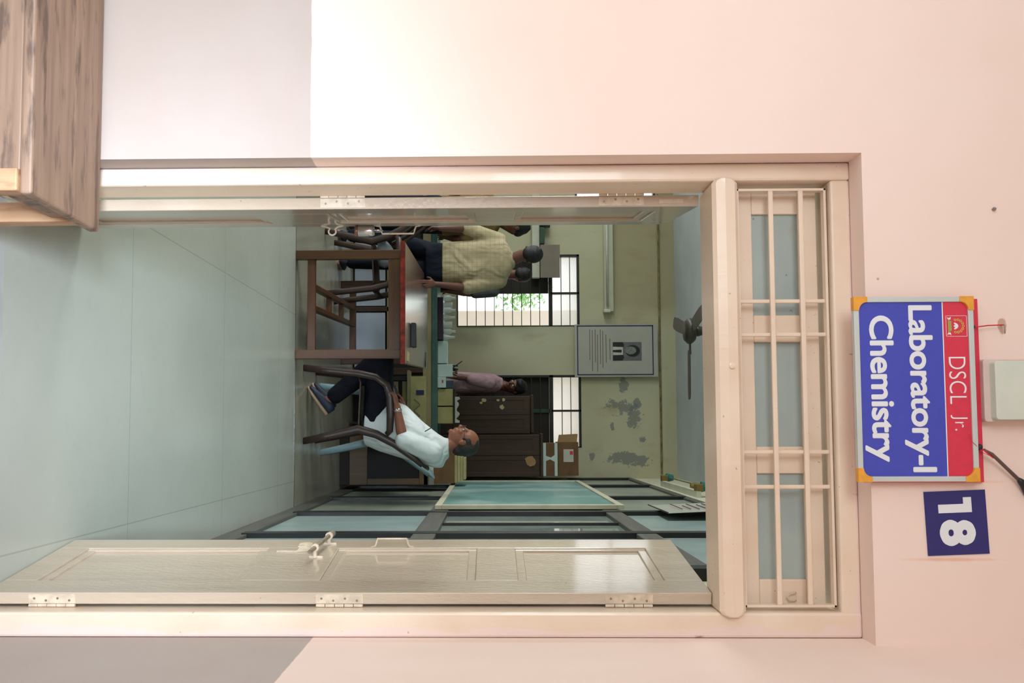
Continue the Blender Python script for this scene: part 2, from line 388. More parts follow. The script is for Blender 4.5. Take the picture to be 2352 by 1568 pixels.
    def loft(s, secs, n=24, power=2.4):
        # secs: (centre, lateral vector, depth vector); rounded-box sections, closed ends
        rings = []
        for c, a, b in secs:
            c, a, b = V(c), V(a), V(b); ring = []
            for k in range(n):
                t = 2*PI*k/n; cx, sy = math.cos(t), math.sin(t)
                ring.append(s.bm.verts.new(c + a*math.copysign(abs(cx)**(2/power), cx) + b*math.copysign(abs(sy)**(2/power), sy)))
            rings.append(ring)
        for A, B in zip(rings, rings[1:]):
            for k in range(n): s.bm.faces.new((A[k], A[(k+1) % n], B[(k+1) % n], B[k]))
        s.bm.faces.new(rings[0][::-1]); s.bm.faces.new(rings[-1]); return s
    def lathe(s, prof, c, n=20, mi=0, axis=(0, 0, 1)):
        q = V((0, 0, 1)).rotation_difference(V(axis)).to_matrix(); c = V(c); rings = []
        for r, z in prof: rings.append([s.bm.verts.new(c + q @ V((r*math.cos(2*PI*k/n), r*math.sin(2*PI*k/n), z))) for k in range(n)])
        for A, B in zip(rings, rings[1:]):
            for k in range(n): s.bm.faces.new((A[k], A[(k+1) % n], B[(k+1) % n], B[k])).material_index = mi
        s.bm.faces.new(rings[0][::-1]).material_index = mi; s.bm.faces.new(rings[-1]).material_index = mi; return s
    def prism(s, poly, y0, y1, m=None, mi=0):
        # poly in (x, z), extruded along y
        n = len(poly); vs = [V((x, y0, z)) for x, z in poly] + [V((x, y1, z)) for x, z in poly]
        if m is not None: vs = [m @ v for v in vs]
        s._add(vs, [tuple(range(n))[::-1], tuple(range(n, 2*n))] + [(i, (i+1) % n, n+(i+1) % n, n+i) for i in range(n)], mi); return s
    def build(s, name, mat, parent=None, bevel=0, smooth=False, voxel=0, sm=0):
        bmesh.ops.recalc_face_normals(s.bm, faces=s.bm.faces)
        me = bpy.data.meshes.new(name); s.bm.to_mesh(me); s.bm.free()
        for m in (mat if isinstance(mat, (list, tuple)) else [mat]): me.materials.append(m)
        o = bpy.data.objects.new(name, me); COL.objects.link(o); attach(o, parent)
        if voxel:
            q = o.modifiers.new('r', 'REMESH'); q.mode = 'VOXEL'; q.voxel_size = voxel; q.use_smooth_shade = True
            if sm: q = o.modifiers.new('s', 'SMOOTH'); q.iterations = sm; q.factor = .5
        elif bevel:
            q = o.modifiers.new('b', 'BEVEL'); q.width = bevel; q.segments = 2; q.limit_method = 'ANGLE'; q.angle_limit = math.radians(50)
        if smooth:
            for p in me.polygons: p.use_smooth = True
        return o
def box(name, x0, x1, y0, y1, z0, z1, mat, parent=None, bevel=.004):
    return MB().box(x0, x1, y0, y1, z0, z1).build(name, mat, parent, bevel)
def rounded(w, h, r, seg=5):
    out = []
    for cx, cz, a0 in ((w-r, h-r, 0), (r, h-r, 90), (r, r, 180), (w-r, r, 270)):
        for k in range(seg+1):
            a = math.radians(a0+90*k/seg); out.append((cx+r*math.cos(a), cz+r*math.sin(a)))
    return out
def text(name, body, rect, y, mat, parent, bold=0., thick=.0012, sp=1., m=None):
    cu = bpy.data.curves.new('t', 'FONT'); cu.body = body; cu.offset = min(bold, 0); cu.extrude = .01; cu.space_character = sp
    cu.fill_mode = 'BOTH'; cu.resolution_u = 6
    o = bpy.data.objects.new('t', cu); COL.objects.link(o); dg = bpy.context.evaluated_depsgraph_get()
    me = bpy.data.meshes.new_from_object(o.evaluated_get(dg)); bpy.data.objects.remove(o); bpy.data.curves.remove(cu)
    xs = [v.co.x for v in me.vertices]; ys = [v.co.y for v in me.vertices]; x0, x1, y0, y1 = min(xs), max(xs), min(ys), max(ys)
    X0, X1, Z0, Z1 = rect
    for v in me.vertices:
        p = V((X0+(v.co.x-x0)/(x1-x0)*(X1-X0), y - (thick if v.co.z > 0 else 0), Z0+(v.co.y-y0)/(y1-y0)*(Z1-Z0)))
        v.co = m @ p if m is not None else p
    if bold > 0:
        # heavier strokes: the outline repeated a stroke's breadth round itself
        rx, rz = bold*(X1-X0)/(x1-x0), bold*(Z1-Z0)/(y1-y0); n0 = [v.co.copy() for v in me.vertices]; pf = [tuple(p.vertices) for p in me.polygons]
        vs = []; fs = []
        for k in range(9):
            o3 = V((0, -.0001*k, 0)) if k == 8 else V((rx*math.cos(k*PI/4), -.0001*k, rz*math.sin(k*PI/4)))
            o3 = m.to_3x3() @ o3 if m is not None else o3
            fs += [tuple(i+len(vs) for i in f) for f in pf]; vs += [v+o3 for v in n0]
        me = bpy.data.meshes.new(name); me.from_pydata(vs, [], fs)
    me.materials.clear(); me.materials.append(mat); me.name = name
    r = bpy.data.objects.new(name, me); COL.objects.link(r); attach(r, parent); return r
def copy_tree(o, parent=None):
    c = o.copy(); COL.objects.link(c)
    if parent is not None: c.parent = parent
    for ch in [q for q in bpy.data.objects if q.parent == o]: copy_tree(ch, c)
    return c

# ------------------------------------------------------------------ setting: corridor side
DW = 2.385                                   # face of the door wall
SX = .556                                    # right corridor wall / laboratory partition
def struct(o): o['kind'] = 'structure'; return o
w = MB(); w.box(-3.4, -.74, DW, 2.6, 0, 3.35); w.box(-.74, SX, DW, 2.6, 2.424, 3.35)
struct(w.build('wall_front', M['corridor']))
struct(box('wall_right', SX, SX+.2, -2.2, 2.6, 0, 3.35, M['corridor'], bevel=0))
w = MB(); w.box(-1.0, SX+.2, -2.4, -2.2, 0, 3.35); w.box(-3.4, -1.0, -2.4, -2.2, 1.95, 3.35)
struct(w.build('wall_rear_baffle', M['corridor']))  # unseen, shaped so sky light enters only low at the left
struct(box('wall_left', -3.6, -3.4, -2.4, 2.6, 1.95, 3.35, M['corridor'], bevel=0))  # unseen header added over the corridor's left end to cut high sky light
struct(box('ceiling', -3.4, SX+.2, -2.4, 2.6, 3.35, 3.5, M['corridor_ceiling'], bevel=0))
struct(box('floor', -3.4, SX+.2, -2.4, 2.6, -.12, 0, M['concrete'], bevel=0))

# door frame (trim_1)
fr = empty('trim_1', (-.1, 2.52, 0), kind='structure'); FY0, FY1 = 2.466, 2.597
MB().box(-.739, -.689, FY0, FY1, 0, 2.424).build('left_jamb', M['frame'], fr, .007)
MB().box(.488, SX-.001, FY0, FY1, 0, 2.424).build('right_jamb', M['frame'], fr, .007)
MB().box(-.69, .50, FY0+.002, FY1, 2.370, 2.4235).build('head_member', M['frame'], fr, .007)
bar = MB()
prof = [(FY1, 2.042), (FY1, 2.112), (2.456, 2.112), (2.446, 2.103), (2.444, 2.077), (2.446, 2.052), (2.456, 2.042)]
n = len(prof); sec = []
for x, k in ((-.694, .45), (-.688, .8), (-.678, 1.), (.481, 1.), (.491, .8), (.497, .45)):
    sec.append([bar.bm.verts.new((x, y if y > 2.5 else y, 2.077+(z-2.077)*k)) for y, z in prof])
for A, B in zip(sec, sec[1:]):
    for k in range(n): bar.bm.faces.new((A[k], A[(k+1) % n], B[(k+1) % n], B[k]))
bar.bm.faces.new(sec[0]); bar.bm.faces.new(sec[-1])
bar.build('transom_bar', M['cream'], fr, .003)
MB().lathe([(.0, -.001), (.007, -.001), (.0085, .003), (.005, .0035), (0.0001, .0036)], (-.176, 2.4435, 2.085), 14, axis=(0, -1, 0)).build('bolt_head', M['cream'], fr)

# transom window with grille, sash and three frosted panes
tw = empty('window_1', (-.1, 2.53, 2.24), kind='structure')
g = MB(); gx0, gx1, gz0, gz1 = -.673, .478, 2.118, 2.366
g.box(gx0, gx1, 2.488, 2.512, gz0, gz0+.007); g.box(gx0, gx1, 2.488, 2.512, gz1-.007, gz1); g.box(gx0, gx0+.007, 2.488, 2.512, gz0, gz1); g.box(gx1-.007, gx1, 2.488, 2.512, gz0, gz1)
g.build('grille_frame', M['cream'], tw, .001)
for z in (2.213, 2.296): MB().box(gx0+.006, gx1-.006, 2.487, 2.497, z-.007, z+.007).build('grille_bar', M['cream'], tw, .003)
for x in (-.358, -.265, .059, .154): MB().box(x-.0055, x+.0055, 2.497, 2.507, gz0+.006, gz1-.006).build('grille_bar', M['cream'], tw, .003)
sx0, sx1 = -.675, .480; panes = ((-.614, -.325), (-.249, .045), (.12, .412))
s_ = MB(); SY0, SY1 = 2.546, 2.572
s_.box(sx0, sx1, SY0, SY1, 2.122, 2.176); s_.box(sx0, sx1, SY0, SY1, 2.306, 2.318)
xs = [sx0] + [v for p in panes for v in p] + [sx1]
for a, b in ((xs[0], xs[1]), (xs[2], xs[3]), (xs[4], xs[5]), (xs[6], xs[7])): s_.box(a, b, SY0, SY1, 2.176, 2.306)
s_.build('sash', M['cream'], tw, .003)
MB().box(sx0, sx1, SY0-.006, SY1, 2.320, 2.356).build('head_board', M['cream'], tw, .003)
for a, b in panes: MB().box(a-.01, b+.01, 2.556, 2.561, 2.168, 2.314).build('pane', M['transom_glass'], tw)
MB().tube([(.449, 2.545, 2.275), (.449, 2.536, 2.268), (.450, 2.534, 2.255), (.459, 2.534, 2.247), (.468, 2.534, 2.255), (.469, 2.536, 2.268), (.469, 2.545, 2.275)], .0022, 8).build('ring_pull', M['hardware'], tw, smooth=True)

# ------------------------------------------------------------------ door leaves
def leaf(name, hinge, d, outn, width, panels, hinge_z, label):
    """hinge: corner of the visible face; d: direction along the leaf; outn: normal of the visible face"""
    d = V(d).normalized(); n_ = V(outn).normalized(); z = V((0, 0, 1))
    m = Matrix(((d.x, -n_.x, 0, hinge[0]), (d.y, -n_.y, 0, hinge[1]), (0, 0, 1, 0), (0, 0, 0, 1)))
    root = empty(name, (hinge[0], hinge[1], 0), label, 'door', kind='structure'); T = .033
    b = MB(); st0, st1 = .115, .105; top = 2.04; bot = .004
    b.box(0, st0, 0, T, bot, top, m); b.box(width-st1, width, 0, T, bot, top, m)
    zs = [bot]
    for a, c in panels: zs += [a, c]
    zs.append(top)
    for i in range(0, len(zs), 2): b.box(st0, width-st1, 0, T, zs[i], zs[i+1], m)
    b.build('leaf_frame', M['leaf'], root, .002)
    for a, c in panels:
        p = MB(); p.box(st0-.005, width-st1+.005, .012, T-.012, a-.005, c+.005, m)
        for q in ((st0, a, st0+.012, c), (width-st1-.012, a, width-st1, c)): p.box(q[0], q[2], .004, .013, q[1], q[3], m)
        for q in ((st0, a, width-st1, a+.026), (st0, c-.026, width-st1, c)): p.box(q[0]+.012, q[2]-.012, .006, .013, q[1], q[3], m)
        p.build('panel', M['leaf'], root, .002)
    for hz in hinge_z:
        h = MB(); h.box(-.0015, .0, .004, T-.003, hz-.066, hz+.066, m)
        for k in range(5): zz = hz-.066+k*.0264; h.tube([m @ V((-.002, T+.003, zz+.001)), m @ V((-.002, T+.003, zz+.0254))], .0045, 8)
        hg = h.build('hinge', M['hardware'], root)
        sc = MB()
        for k in range(4): sc.lathe([(.0035, 0), (.0035, .0008), (.0002, .001)], m @ V((-.0015, .016+(.006 if k % 2 else 0), hz-.05+k*.033)), 8, axis=-d)
        sc.build('screws', M['dusty_iron'], hg)
    return root, m
door_r, mr = leaf('door_2', (.447, 2.532), (-.142, .99, 0), (-.99, -.142, 0), .565, ((.10, .70), (.93, 1.385), (1.51, 1.935)), (.20, 1.008, 1.812),
                  'right cream panelled door leaf standing open, with bolt, hasp and pull handle')
door_l, ml = leaf('door_1', (-.6525, 2.602), (-.125, .992, 0), (.992, .125, 0), .50, ((.10, .70), (.93, 1.385), (1.51, 1.935)), (.20, 1.0, 1.815),
                  'left cream panelled door leaf swung open, seen almost edge on')
for z0, z1 in ((1.925, 1.995),): MB().box(-.0012, 0, .010, .022, z0, z1, ml).build('inlay', M['hardware'], door_l)
# handles: U-shaped iron pulls standing out of the leaf face (local y < 0 is outwards)
def pull(m, root, x, z0, z1, out=.028):
    P = [(x, 0, z0-.02), (x, -.003, z0-.004), (x, -out*.5, z0), (x, -out, z0+.004), (x, -out, (z0+z1)/2), (x, -out, z1-.004), (x, -out*.5, z1), (x, -.003, z1+.004), (x, 0, z1+.02)]
    MB().tube([m @ V(p) for p in P], .0032, 8, flat=1).build('handle', M['hardware'], root, smooth=True)
pull(mr, door_r, .47, 1.053, 1.157)
pull(ml, door_l, .475, 1.055, 1.172)
# hasp plate with eye on the right leaf
h = MB(); h.box(.41, .422, -.003, 0, .735, .845, mr); h.box(.41, .455, -.004, 0, .80, .84, mr); h.prism([(.455, .795), (.50, .793), (.508, .805), (.51, .822), (.502, .836), (.455, .838)], -.006, -.002, mr)
h.lathe([(.010, -.001), (.010, .0015), (.004, .002)], mr @ V((.485, -.006, .815)), 12, axis=(-.99, -.142, 0)); h.build('hasp', M['hardware'], door_r, .001)
# sliding bolt, standing a little proud and tilted
bt = MB(); A = mr @ V((.545, -.028, .895)); B = mr @ V((.29, -.034, .868)); bt.tube([A, A.lerp(B, .1), A.lerp(B, .101), B], [.0115, .0115, .007, .007], 12); bt.build('bolt', M['dusty_iron'], door_r, smooth=False)
for t in (.16, .78):
    c = A.lerp(B, t); st = MB(); dd = (B-A).normalized(); st.tube([c-dd*.006, c+dd*.006], .0125, 12)
    foot = mr @ V(((mr.inverted() @ c).x, 0, c.z)); st.bar(c, foot, .010, .012, dd); st.bar(foot+V((0, 0, -.02)), foot+V((0, 0, .024)), .012, .004, dd); st.build('bolt_bracket', M['hardware'], door_r, .001)
# left leaf eye staple
pts = [ml @ V(p) for p in [(.47, 0, .925), (.47, -.004, .905)] + [(.47, -.020+.012*math.cos(math.radians(a)), .886+.013*math.sin(math.radians(a))) for a in range(48, 330, 28)] + [(.47, -.004, .868), (.47, 0, .848)]]
MB().tube(pts, .0032, 8).build('eye_staple', M['hardware'], door_l, smooth=True)
# padlock hanging through the handle
pl = empty('padlock', tuple(ml @ V((.475, -.018, .96))), 'round steel padlock hanging from the pull handle of the left door leaf', 'padlock')
c = ml @ V((.475, -.018, .965)); MB().lathe([(.002, 0), (.017, .002), (.019, .010), (.019, .060), (.016, .066), (.002, .067)], c+V((0, 0, 0)), 20).build('lock_body', M['chrome'], pl, smooth=True)
MB().lathe([(.0175, .0005), (.0185, .003), (.0196, .0125), (.0185, .0126)], c-V((0, 0, .001)), 20).build('key_cap', M['brass_old'], pl, smooth=True)
MB().tube([c+V((.0, -.011, .06)), c+V((0, -.011, .083)), c+V((0, -.006, .092)), c+V((0, .003, .094)), c+V((0, .010, .088)), c+V((0, .011, .06))], .0035, 8).build('shackle', M['chrome'], pl, smooth=True)

# ------------------------------------------------------------------ sign and things on the corridor wall
u0, u1, v0, v1 = -.346, .132, 2.377, 2.685; SWi, SHe = u1-u0, v1-v0; SYF = 2.350
sg = empty('sign_board', ((u0+u1)/2, SYF, v0), 'blue and red laboratory sign in an aluminium frame with yellow corners above the door', 'sign')
R2 = lambda a, b, c, d: (u0+a*SWi, u0+b*SWi, v0+c*SHe, v0+d*SHe)
def srect(name, a, b, c, d, y0, y1, mat, par=None, bev=0):
    q = R2(a, b, c, d); return MB().box(q[0], q[1], y0, y1, q[2], q[3]).build(name, mat, par or sg, bev)
bb = srect('blue_panel', .02, .98, .03, .752, SYF+.002, SYF+.010, M['sign_blue'])
rp = srect('red_panel', .02, .98, .748, .97, SYF+.002, SYF+.010, M['sign_red'])
srect('white_line', .026, .974, .742, .750, SYF+.0008, SYF+.003, M['sign_white'])
f_ = MB(); ft = .0135
f_.box(u0, u1, SYF-.003, SYF+.014, v0, v0+ft); f_.box(u0, u1, SYF-.003, SYF+.014, v1-ft, v1); f_.box(u0, u0+ft, SYF-.003, SYF+.014, v0+ft, v1-ft); f_.box(u1-ft, u1, SYF-.003, SYF+.014, v0+ft, v1-ft)
f_.build('frame', M['alu'], sg, .0015)
for sxx, szz in ((0, 0), (1, 0), (0, 1), (1, 1)):
    L, r = .036, .022
    poly = [(0, 0), (L, 0)] + [(L-.002-(L-.016)*math.sin(a), L-.002-(L-.016)*math.cos(a)) if False else (.0135+r-r*math.sin(a)*1. if False else 0, 0) for a in ()]
    arc = []
    for k in range(7):
        a = PI/2*k/6; arc.append((L - (L-.014)*math.sin(a), L - (L-.014)*math.cos(a)))
    poly = [(0, 0), (L, 0)] + arc + [(0, L)]
    pp = [((u1+.0008-x if sxx else u0-.0008+x), (v1+.0008-z if szz else v0-.0008+z)) for x, z in poly]
    MB().prism(pp, SYF-.0055, SYF+.0145).build('corner_cap', M['gold'], sg, .0008)
text('lettering_name', 'Laboratory-I', R2(.05, .945, .405, .650), SYF+.002, M['sign_white'], sg, bold=.026, sp=.96)
text('lettering_subject', 'Chemistry', R2(.105, .890, .075, .325), SYF+.002, M['sign_white'], sg, bold=.026, sp=.96)
text('lettering_school', 'DSCL', R2(.328, .583, .785, .925), SYF+.002, M['sign_white'], sg, bold=-.012)
text('lettering_branch', 'Jr.', R2(.643, .727, .785, .925), SYF+.002, M['sign_white'], sg, bold=-.012)
# school emblem: a square outline, an arc of yellow rings over a white flower, green field lines and a ribbon
em = MB(); a, b, c, d = R2(.103, .217, .772, .948); lt = .0009
for q in ((a, b, c, c+lt), (a, b, d-lt, d), (a, a+lt, c, d), (b-lt, b, c, d)): em.box(q[0], q[1], SYF+.001, SYF+.003, q[2], q[3], mi=0)
cx, cz = (a+b)/2, c+.022
for k in range(9):
    t = PI*(-.08+1.16*k/8); x, z = cx+.0165*math.cos(t), cz+.006+.0165*math.sin(t)
    em.tube([V((x+.0026*math.cos(q), SYF+.0012, z+.0026*math.sin(q))) for q in [2*PI*j/8 for j in range(9)]], .0010, 5, mi=1)
for dx, rr, tilt in ((0, .0045, 0), (-.004, .0042, .6), (.004, .0042, -.6)):
    em.ell((cx+dx*1.2, SYF+.0012, cz+.004), (.0028, .0008, .0065), Matrix.Rotation(tilt, 3, 'Y'), 10, mi=0)
for k in range(3): em.box(cx-.017+.002*k, cx+.017-.002*k, SYF+.001, SYF+.003, c+.006+k*.0030, c+.0078+k*.0030, mi=2)
for s in (-1, 1): em.prism([(cx+s*.017, c+.006), (cx+s*.023, c+.003), (cx+s*.021, c+.008), (cx+s*.024, c+.013), (cx+s*.017, c+.012)], SYF+.001, SYF+.003, mi=0)
em.build('emblem', [M['sign_white'], M['logo_yellow'], M['logo_green']], sg)
rb = box('backing_board', -.343, .135, 2.369, 2.379, 2.40, 2.708, M['sign_red'], bevel=.001)
tag(rb, 'red board hanging flat on the wall behind the framed blue sign', 'board')
st = empty('hanging_string', (-.27, 2.37, 2.69), 'short red string tying the sign up to a bent nail above its left end', 'string')
MB().tube([(-.267, 2.352, 2.684), (-.268, 2.360, 2.70), (-.272, 2.364, 2.73), (-.2735, 2.368, 2.762), (-.274, 2.371, 2.772)], .0016, 6).build('cord', M['red_string'], st, smooth=True)
MB().ell((-.267, 2.353, 2.686), (.006, .006, .005)).build('knot', M['black'], st, smooth=True)
nl = MB().tube([(-.2745, 2.386, 2.774), (-.274, 2.366, 2.773), (-.268, 2.360, 2.771), (-.250, 2.359, 2.770)], .0013, 6).build('nail', M['pin'], smooth=True)
tag(nl, 'bent nail in the pink wall holding the red string', 'nail')
rd = empty('support_rod', (.04, 2.36, 2.69), 'brown rod with a thick dark end slanting up from the right end of the sign', 'rod')
MB().tube([(.050, 2.352, 2.70), (.062, 2.354, 2.722), (.100, 2.362, 2.764), (.130, 2.368, 2.797)], [.0030, .0044, .0046, .0050], 10).build('shaft', M['rod'], rd, smooth=True)
MB().tube([(.127, 2.367, 2.794), (.133, 2.368, 2.801), (.146, 2.372, 2.812), (.165, 2.378, 2.822), (.19, 2.384, 2.83)], [.0052, .0085, .0095, .0085, .007], 12).build('thick_end', M['black'], rd, smooth=True)
MB().ell((.044, 2.352, 2.691), (.008, .006, .007)).build('knot', M['black'], rd, smooth=True)
sn = MB(); sn.tube([(.048, 2.350, 2.702), (.058, 2.350, 2.712), (.066, 2.353, 2.716), (.058, 2.350, 2.696), (.05, 2.349, 2.69), (.030, 2.345, 2.668), (.010, 2.344, 2.660)], .0007, 5); sn.tube([(.044, 2.349, 2.69), (.06, 2.349, 2.708), (.072, 2.352, 2.724)], .0016, 6)
tag(sn.build('loose_thread', M['red_string'], smooth=True), 'loose thin red thread wound on the rod and across the sign corner', 'thread')
jb = empty('switch_box', (-.10, 2.35, 2.71), 'pale green plastic box on the wall just above the sign', 'box')
MB().prism([(x-.176, z+2.722) for x, z in rounded(.150, .22, .008)], 2.325, 2.384).build('cover', M['box_green'], jb, .002)
MB().prism([(x-.183, z+2.707) for x, z in rounded(.162, .24, .008)], 2.352, 2.3849).build('back_box', M['box_base'], jb, .002)
wn = MB().lathe([(.004, 0), (.005, .006), (.002, .012), (.0005, .0125)], (-.584, DW, 2.767), 10, axis=(0, -1, 0)).build('wall_plug', M['pin']); tag(wn, 'small grey plug in the pink wall, alone left of the sign', 'plug')
# number plate
mp = Matrix.Translation((.240, 0, 2.640)) @ Matrix.Rotation(math.radians(-2.2), 4, 'Y')
npx = empty('number_plate', (.24, DW, 2.56), 'square navy plate with the number 18 in white beside the sign', 'sign')
MB().box(-.0825, .0825, DW-.003, DW-.0005, -.079, .079, mp).build('plate', M['plate_blue'], npx)
text('lettering_number', '8', (-.002, .053, -.040, .041), DW-.003, M['sign_white'], npx, bold=.05, m=mp)
MB().prism([(-.048, -.045), (-.026, -.045), (-.026, .041), (-.065, .041), (-.065, .020), (-.048, .020)], DW-.0042, DW-.003, mp).build('lettering_number', M['sign_white'], npx)

# old wooden bench standing left of the door
bn = empty('wooden_bench', (-1.9, 2.18, 0), 'old unpainted wooden bench against the wall left of the door', 'bench')
t = MB(); zt = .385
vs = [(-2.75, 1.985), (-.545, 2.005), (-.535, 2.365), (-2.75, 2.365)]
t.bm.verts.ensure_lookup_table()
lo = [t.bm.verts.new((x, y, zt-.028)) for x, y in vs]; hi = [t.bm.verts.new((x, y, zt)) for x, y in vs]
t.bm.faces.new(lo[::-1]); t.bm.faces.new(hi)
for k in range(4): t.bm.faces.new((lo[k], lo[(k+1) % 4], hi[(k+1) % 4], hi[k]))
t.build('seat_board', M['old_wood'], bn, .006)
MB().box(-2.72, -.600, 2.006, 2.030, .278, .357).build('front_rail', M['old_wood'], bn, .004)
MB().box(-2.70, -.60, 2.315, 2.338, .278, .357).build('back_rail', M['old_wood'], bn, .004)
MB().box(-.582, -.56, 2.03, 2.32, .285, .357).build('end_rail', M['old_wood'], bn, .004)
for x in (-.602, -2.72):
    for y in (1.995, 2.30): MB().box(x, x+.052, y, y+.052, 0, .356).build('leg', M['old_wood_pale'], bn, .004)

# ------------------------------------------------------------------ laboratory shell
LY0, LY1, LX0, LZ = 2.6, 10.59, -5.2, 3.612
struct(box('floor', LX0-.2, SX+.2, LY0, LY1+.3, -.12, 0, M['floor'], bevel=0)); bpy.data.objects['floor.001']['label'] = 'worn grey laboratory floor'
struct(box('ceiling', LX0-.2, SX+.2, LY0, LY1+.3, LZ, LZ+.15, M['lab_ceiling'], bevel=0))
w = MB(); w.box(LX0, -.9, LY0, LY0+.02, 0, LZ); w.box(-.9, SX, LY0, LY0+.02, 2.44, LZ)
struct(w.build('wall_near', M['lab_wall'])) if False else w.bm.free()
w = MB(); w.box(-3.4, SX, 2.6, 2.62, 2.46, LZ); w.box(LX0-.2, -.86, 2.6, 2.62, 0, LZ); w.box(LX0-.2, -3.4, 2.5, 2.6, 0, LZ)
struct(w.build('wall_inner_front', M['lab_wall']))
W0 = (-3.65, -2.75, 2.45, 3.4); W1 = (-2.09, -1.235, 1.042, 2.49); W2 = (-.66, .19, 1.052, 2.50)
w = MB()
w.box(LX0-.2, W0[0], LY1, LY1+.22, 0, LZ); w.box(W0[1], W1[0], LY1, LY1+.22, 0, LZ); w.box(W1[1], W2[0], LY1, LY1+.22, 0, LZ); w.box(W2[1], SX+.2, LY1, LY1+.22, 0, LZ)
for W_ in (W0, W1, W2): w.box(W_[0], W_[1], LY1, LY1+.22, 0, W_[2]); w.box(W_[0], W_[1], LY1, LY1+.22, W_[3], LZ)
struct(w.build('wall_back', M['lab_wall']))
w = MB(); ys = [LY0-.1, 3.95, 5.25, 6.35, 7.65, 8.75, 10.05, LY1]
for i in range(0, 8, 2): w.box(LX0-.2, LX0, ys[i], ys[i+1], 0, LZ)
for i in (1, 3, 5): w.box(LX0-.2, LX0, ys[i], ys[i+1], 0, 1.0); w.box(LX0-.2, LX0, ys[i], ys[i+1], 2.6, LZ)
struct(w.build('wall_left', M['lab_wall']))
for i in (1, 3, 5):
    wf = empty('window_%d' % (4+i//2), (LX0-.1, ys[i], 1.0), kind='structure'); b = MB()
    y0, y1 = ys[i], ys[i+1]
    for q in (y0, (y0*2+y1)/3, (y0+2*y1)/3, y1): b.box(LX0-.12, LX0-.07, q-.025, q+.025, 1.0, 2.6)
    for z in (1.02, 1.8, 2.58): b.box(LX0-.12, LX0-.07, y0, y1, z-.025, z+.025)
    b.build('window_frame', M['dark_frame'], wf)

pf = MB().box(LX0, SX-.013, 6.555, LY1, .0, .002).build('floor', M['floor_dark']); struct(pf)
# far windows
def far_window(name, W_, mull, shut):
    x0, x1, z0, z1 = W_; r = empty(name, ((x0+x1)/2, LY1, z0), kind='structure'); zt = 2.15
    f = MB(); t_ = .028; y0, y1 = LY1-.005, LY1+.05
    f.box(x0, x1, y0, y1, z1-t_, z1); f.box(x0, x1, y0, y1, z0, z0+.014); f.box(x0, x0+t_, y0, y1, z0, z1); f.box(x1-.012, x1, y0, y1, z0, z1)
    f.box(x0, x1, y0, y1, zt-.022, zt+.022); f.box(mull-.012, mull+.012, y0, y1, zt, z1); f.build('window_frame', M['dark_frame'], r, .002)
    for k in range(9):
        z = z0+.014+(zt-.022-z0-.014)*(k+1)/10.; MB().box(x0+.01, x1-.01, y0+.006, y0+.014, z-.0045, z+.0045).build('bar', M['dark_frame'], r)
    for z in (zt+.125, zt+.228): MB().box(x0+.01, x1-.01, y0+.006, y0+.014, z-.0045, z+.0045).build('bar', M['dark_frame'], r)
    MB().box(x0+.02, x1-.01, LY1+.052, LY1+.056, zt+.02, z1-.02).build('pane', M['frosted'], r)
    for a, b in shut:
        q = MB(); q.box(a, b, LY1+.055, LY1+.075, z0+.014, zt-.022); q.build('shutter', M['dark'], r, .002)
    return r
far_window('window_2', W1, -1.628, ((W1[0]+.02, -1.635),))
wf = empty('window_7', (-3.2, LY1, 2.45), kind='structure'); b = MB()  # unseen high opening, added and sized for the glare on the right leaf
for q in (-3.65, -3.2, -2.775): b.box(q, q+.025, LY1, LY1+.05, 2.45, 3.4)
for z in (2.45, 2.9, 3.375): b.box(-3.65, -2.75, LY1, LY1+.05, z, z+.025)
b.build('window_frame', M['dark_frame'], wf)
far_window('window_3', W2, -.239, ((W2[0]+.01, -.245), (-.235, W2[1]-.01)))
MB().box(-.262, -.218, LY1+.04, LY1+.058, 1.07, 2.14).build('meeting_stile', M['green_dark'], bpy.data.objects['window_3'])
# outdoors beyond the far windows
nb = box('neighbouring_building', -1.70, 2.4, 12.6, 15, 0, 5, M['building'], bevel=.02); tag(nb, 'pale pink plastered building wall outside the far window', 'building')
MB().box(-6, 4, 10.9, 30, -.15, -.02).build('ground', M['concrete'])['kind'] = 'structure'
tr = empty('garden_tree', (-2.35, 14.5, 0), 'green leafy tree outside the far window', 'tree')
MB().tube([(-2.38, 14.5, 0), (-2.36, 14.5, .9), (-2.34, 14.45, 1.6), (-2.2, 14.4, 1.9)], [.03, .025, .02, .012], 8).build('trunk', M['bark'], tr, smooth=True)
lf = MB()
for k in range(260):
    c = V((-2.18+random.gauss(0, .13), 14.4+random.gauss(0, .15), 1.95+random.gauss(0, .18))); e = Euler((random.uniform(0, 6), random.uniform(0, 6), random.uniform(0, 6))).to_matrix()
    lf._add([c+e @ V(p) for p in ((0, -.05, 0), (.022, 0, .004), (0, .05, 0), (-.022, 0, .004))], [(0, 1, 2, 3)])
lf.build('crown', M['foliage'], tr)

# ------------------------------------------------------------------ glazed partition on the right
pw = empty('wall_partition', (SX, 6.5, 0), kind='structure')
b = MB(); b.box(SX+.03, SX+.2, 2.6, LY1, 0, 3.05); b.build('backing', M['side_wall'], pw)
MB().box(SX, SX+.2, 2.62, LY1, 3.06, LZ).build('upper_wall', M['side_wall'], pw)
MB().box(SX-.012, SX+.04, 2.62, LY1, 0, .13).build('skirting', M['grey_rail'], pw, .004)
MB().box(SX-.015, SX+.04, 3.7, LY1, 1.015, 1.14).build('lower_rail', M['grey_rail'], pw, .006)
MB().box(SX-.012, SX+.04, 2.62, LY1, 3.01, 3.075).build('top_rail', M['grey_rail'], pw, .006)
MB().box(SX-.015, SX+.04, 3.7, LY1, 2.20, 2.31).build('upper_rail', M['grey_rail'], pw, .006)
posts = [3.62, 4.86, 6.12, 7.5, 9.1, 10.45]
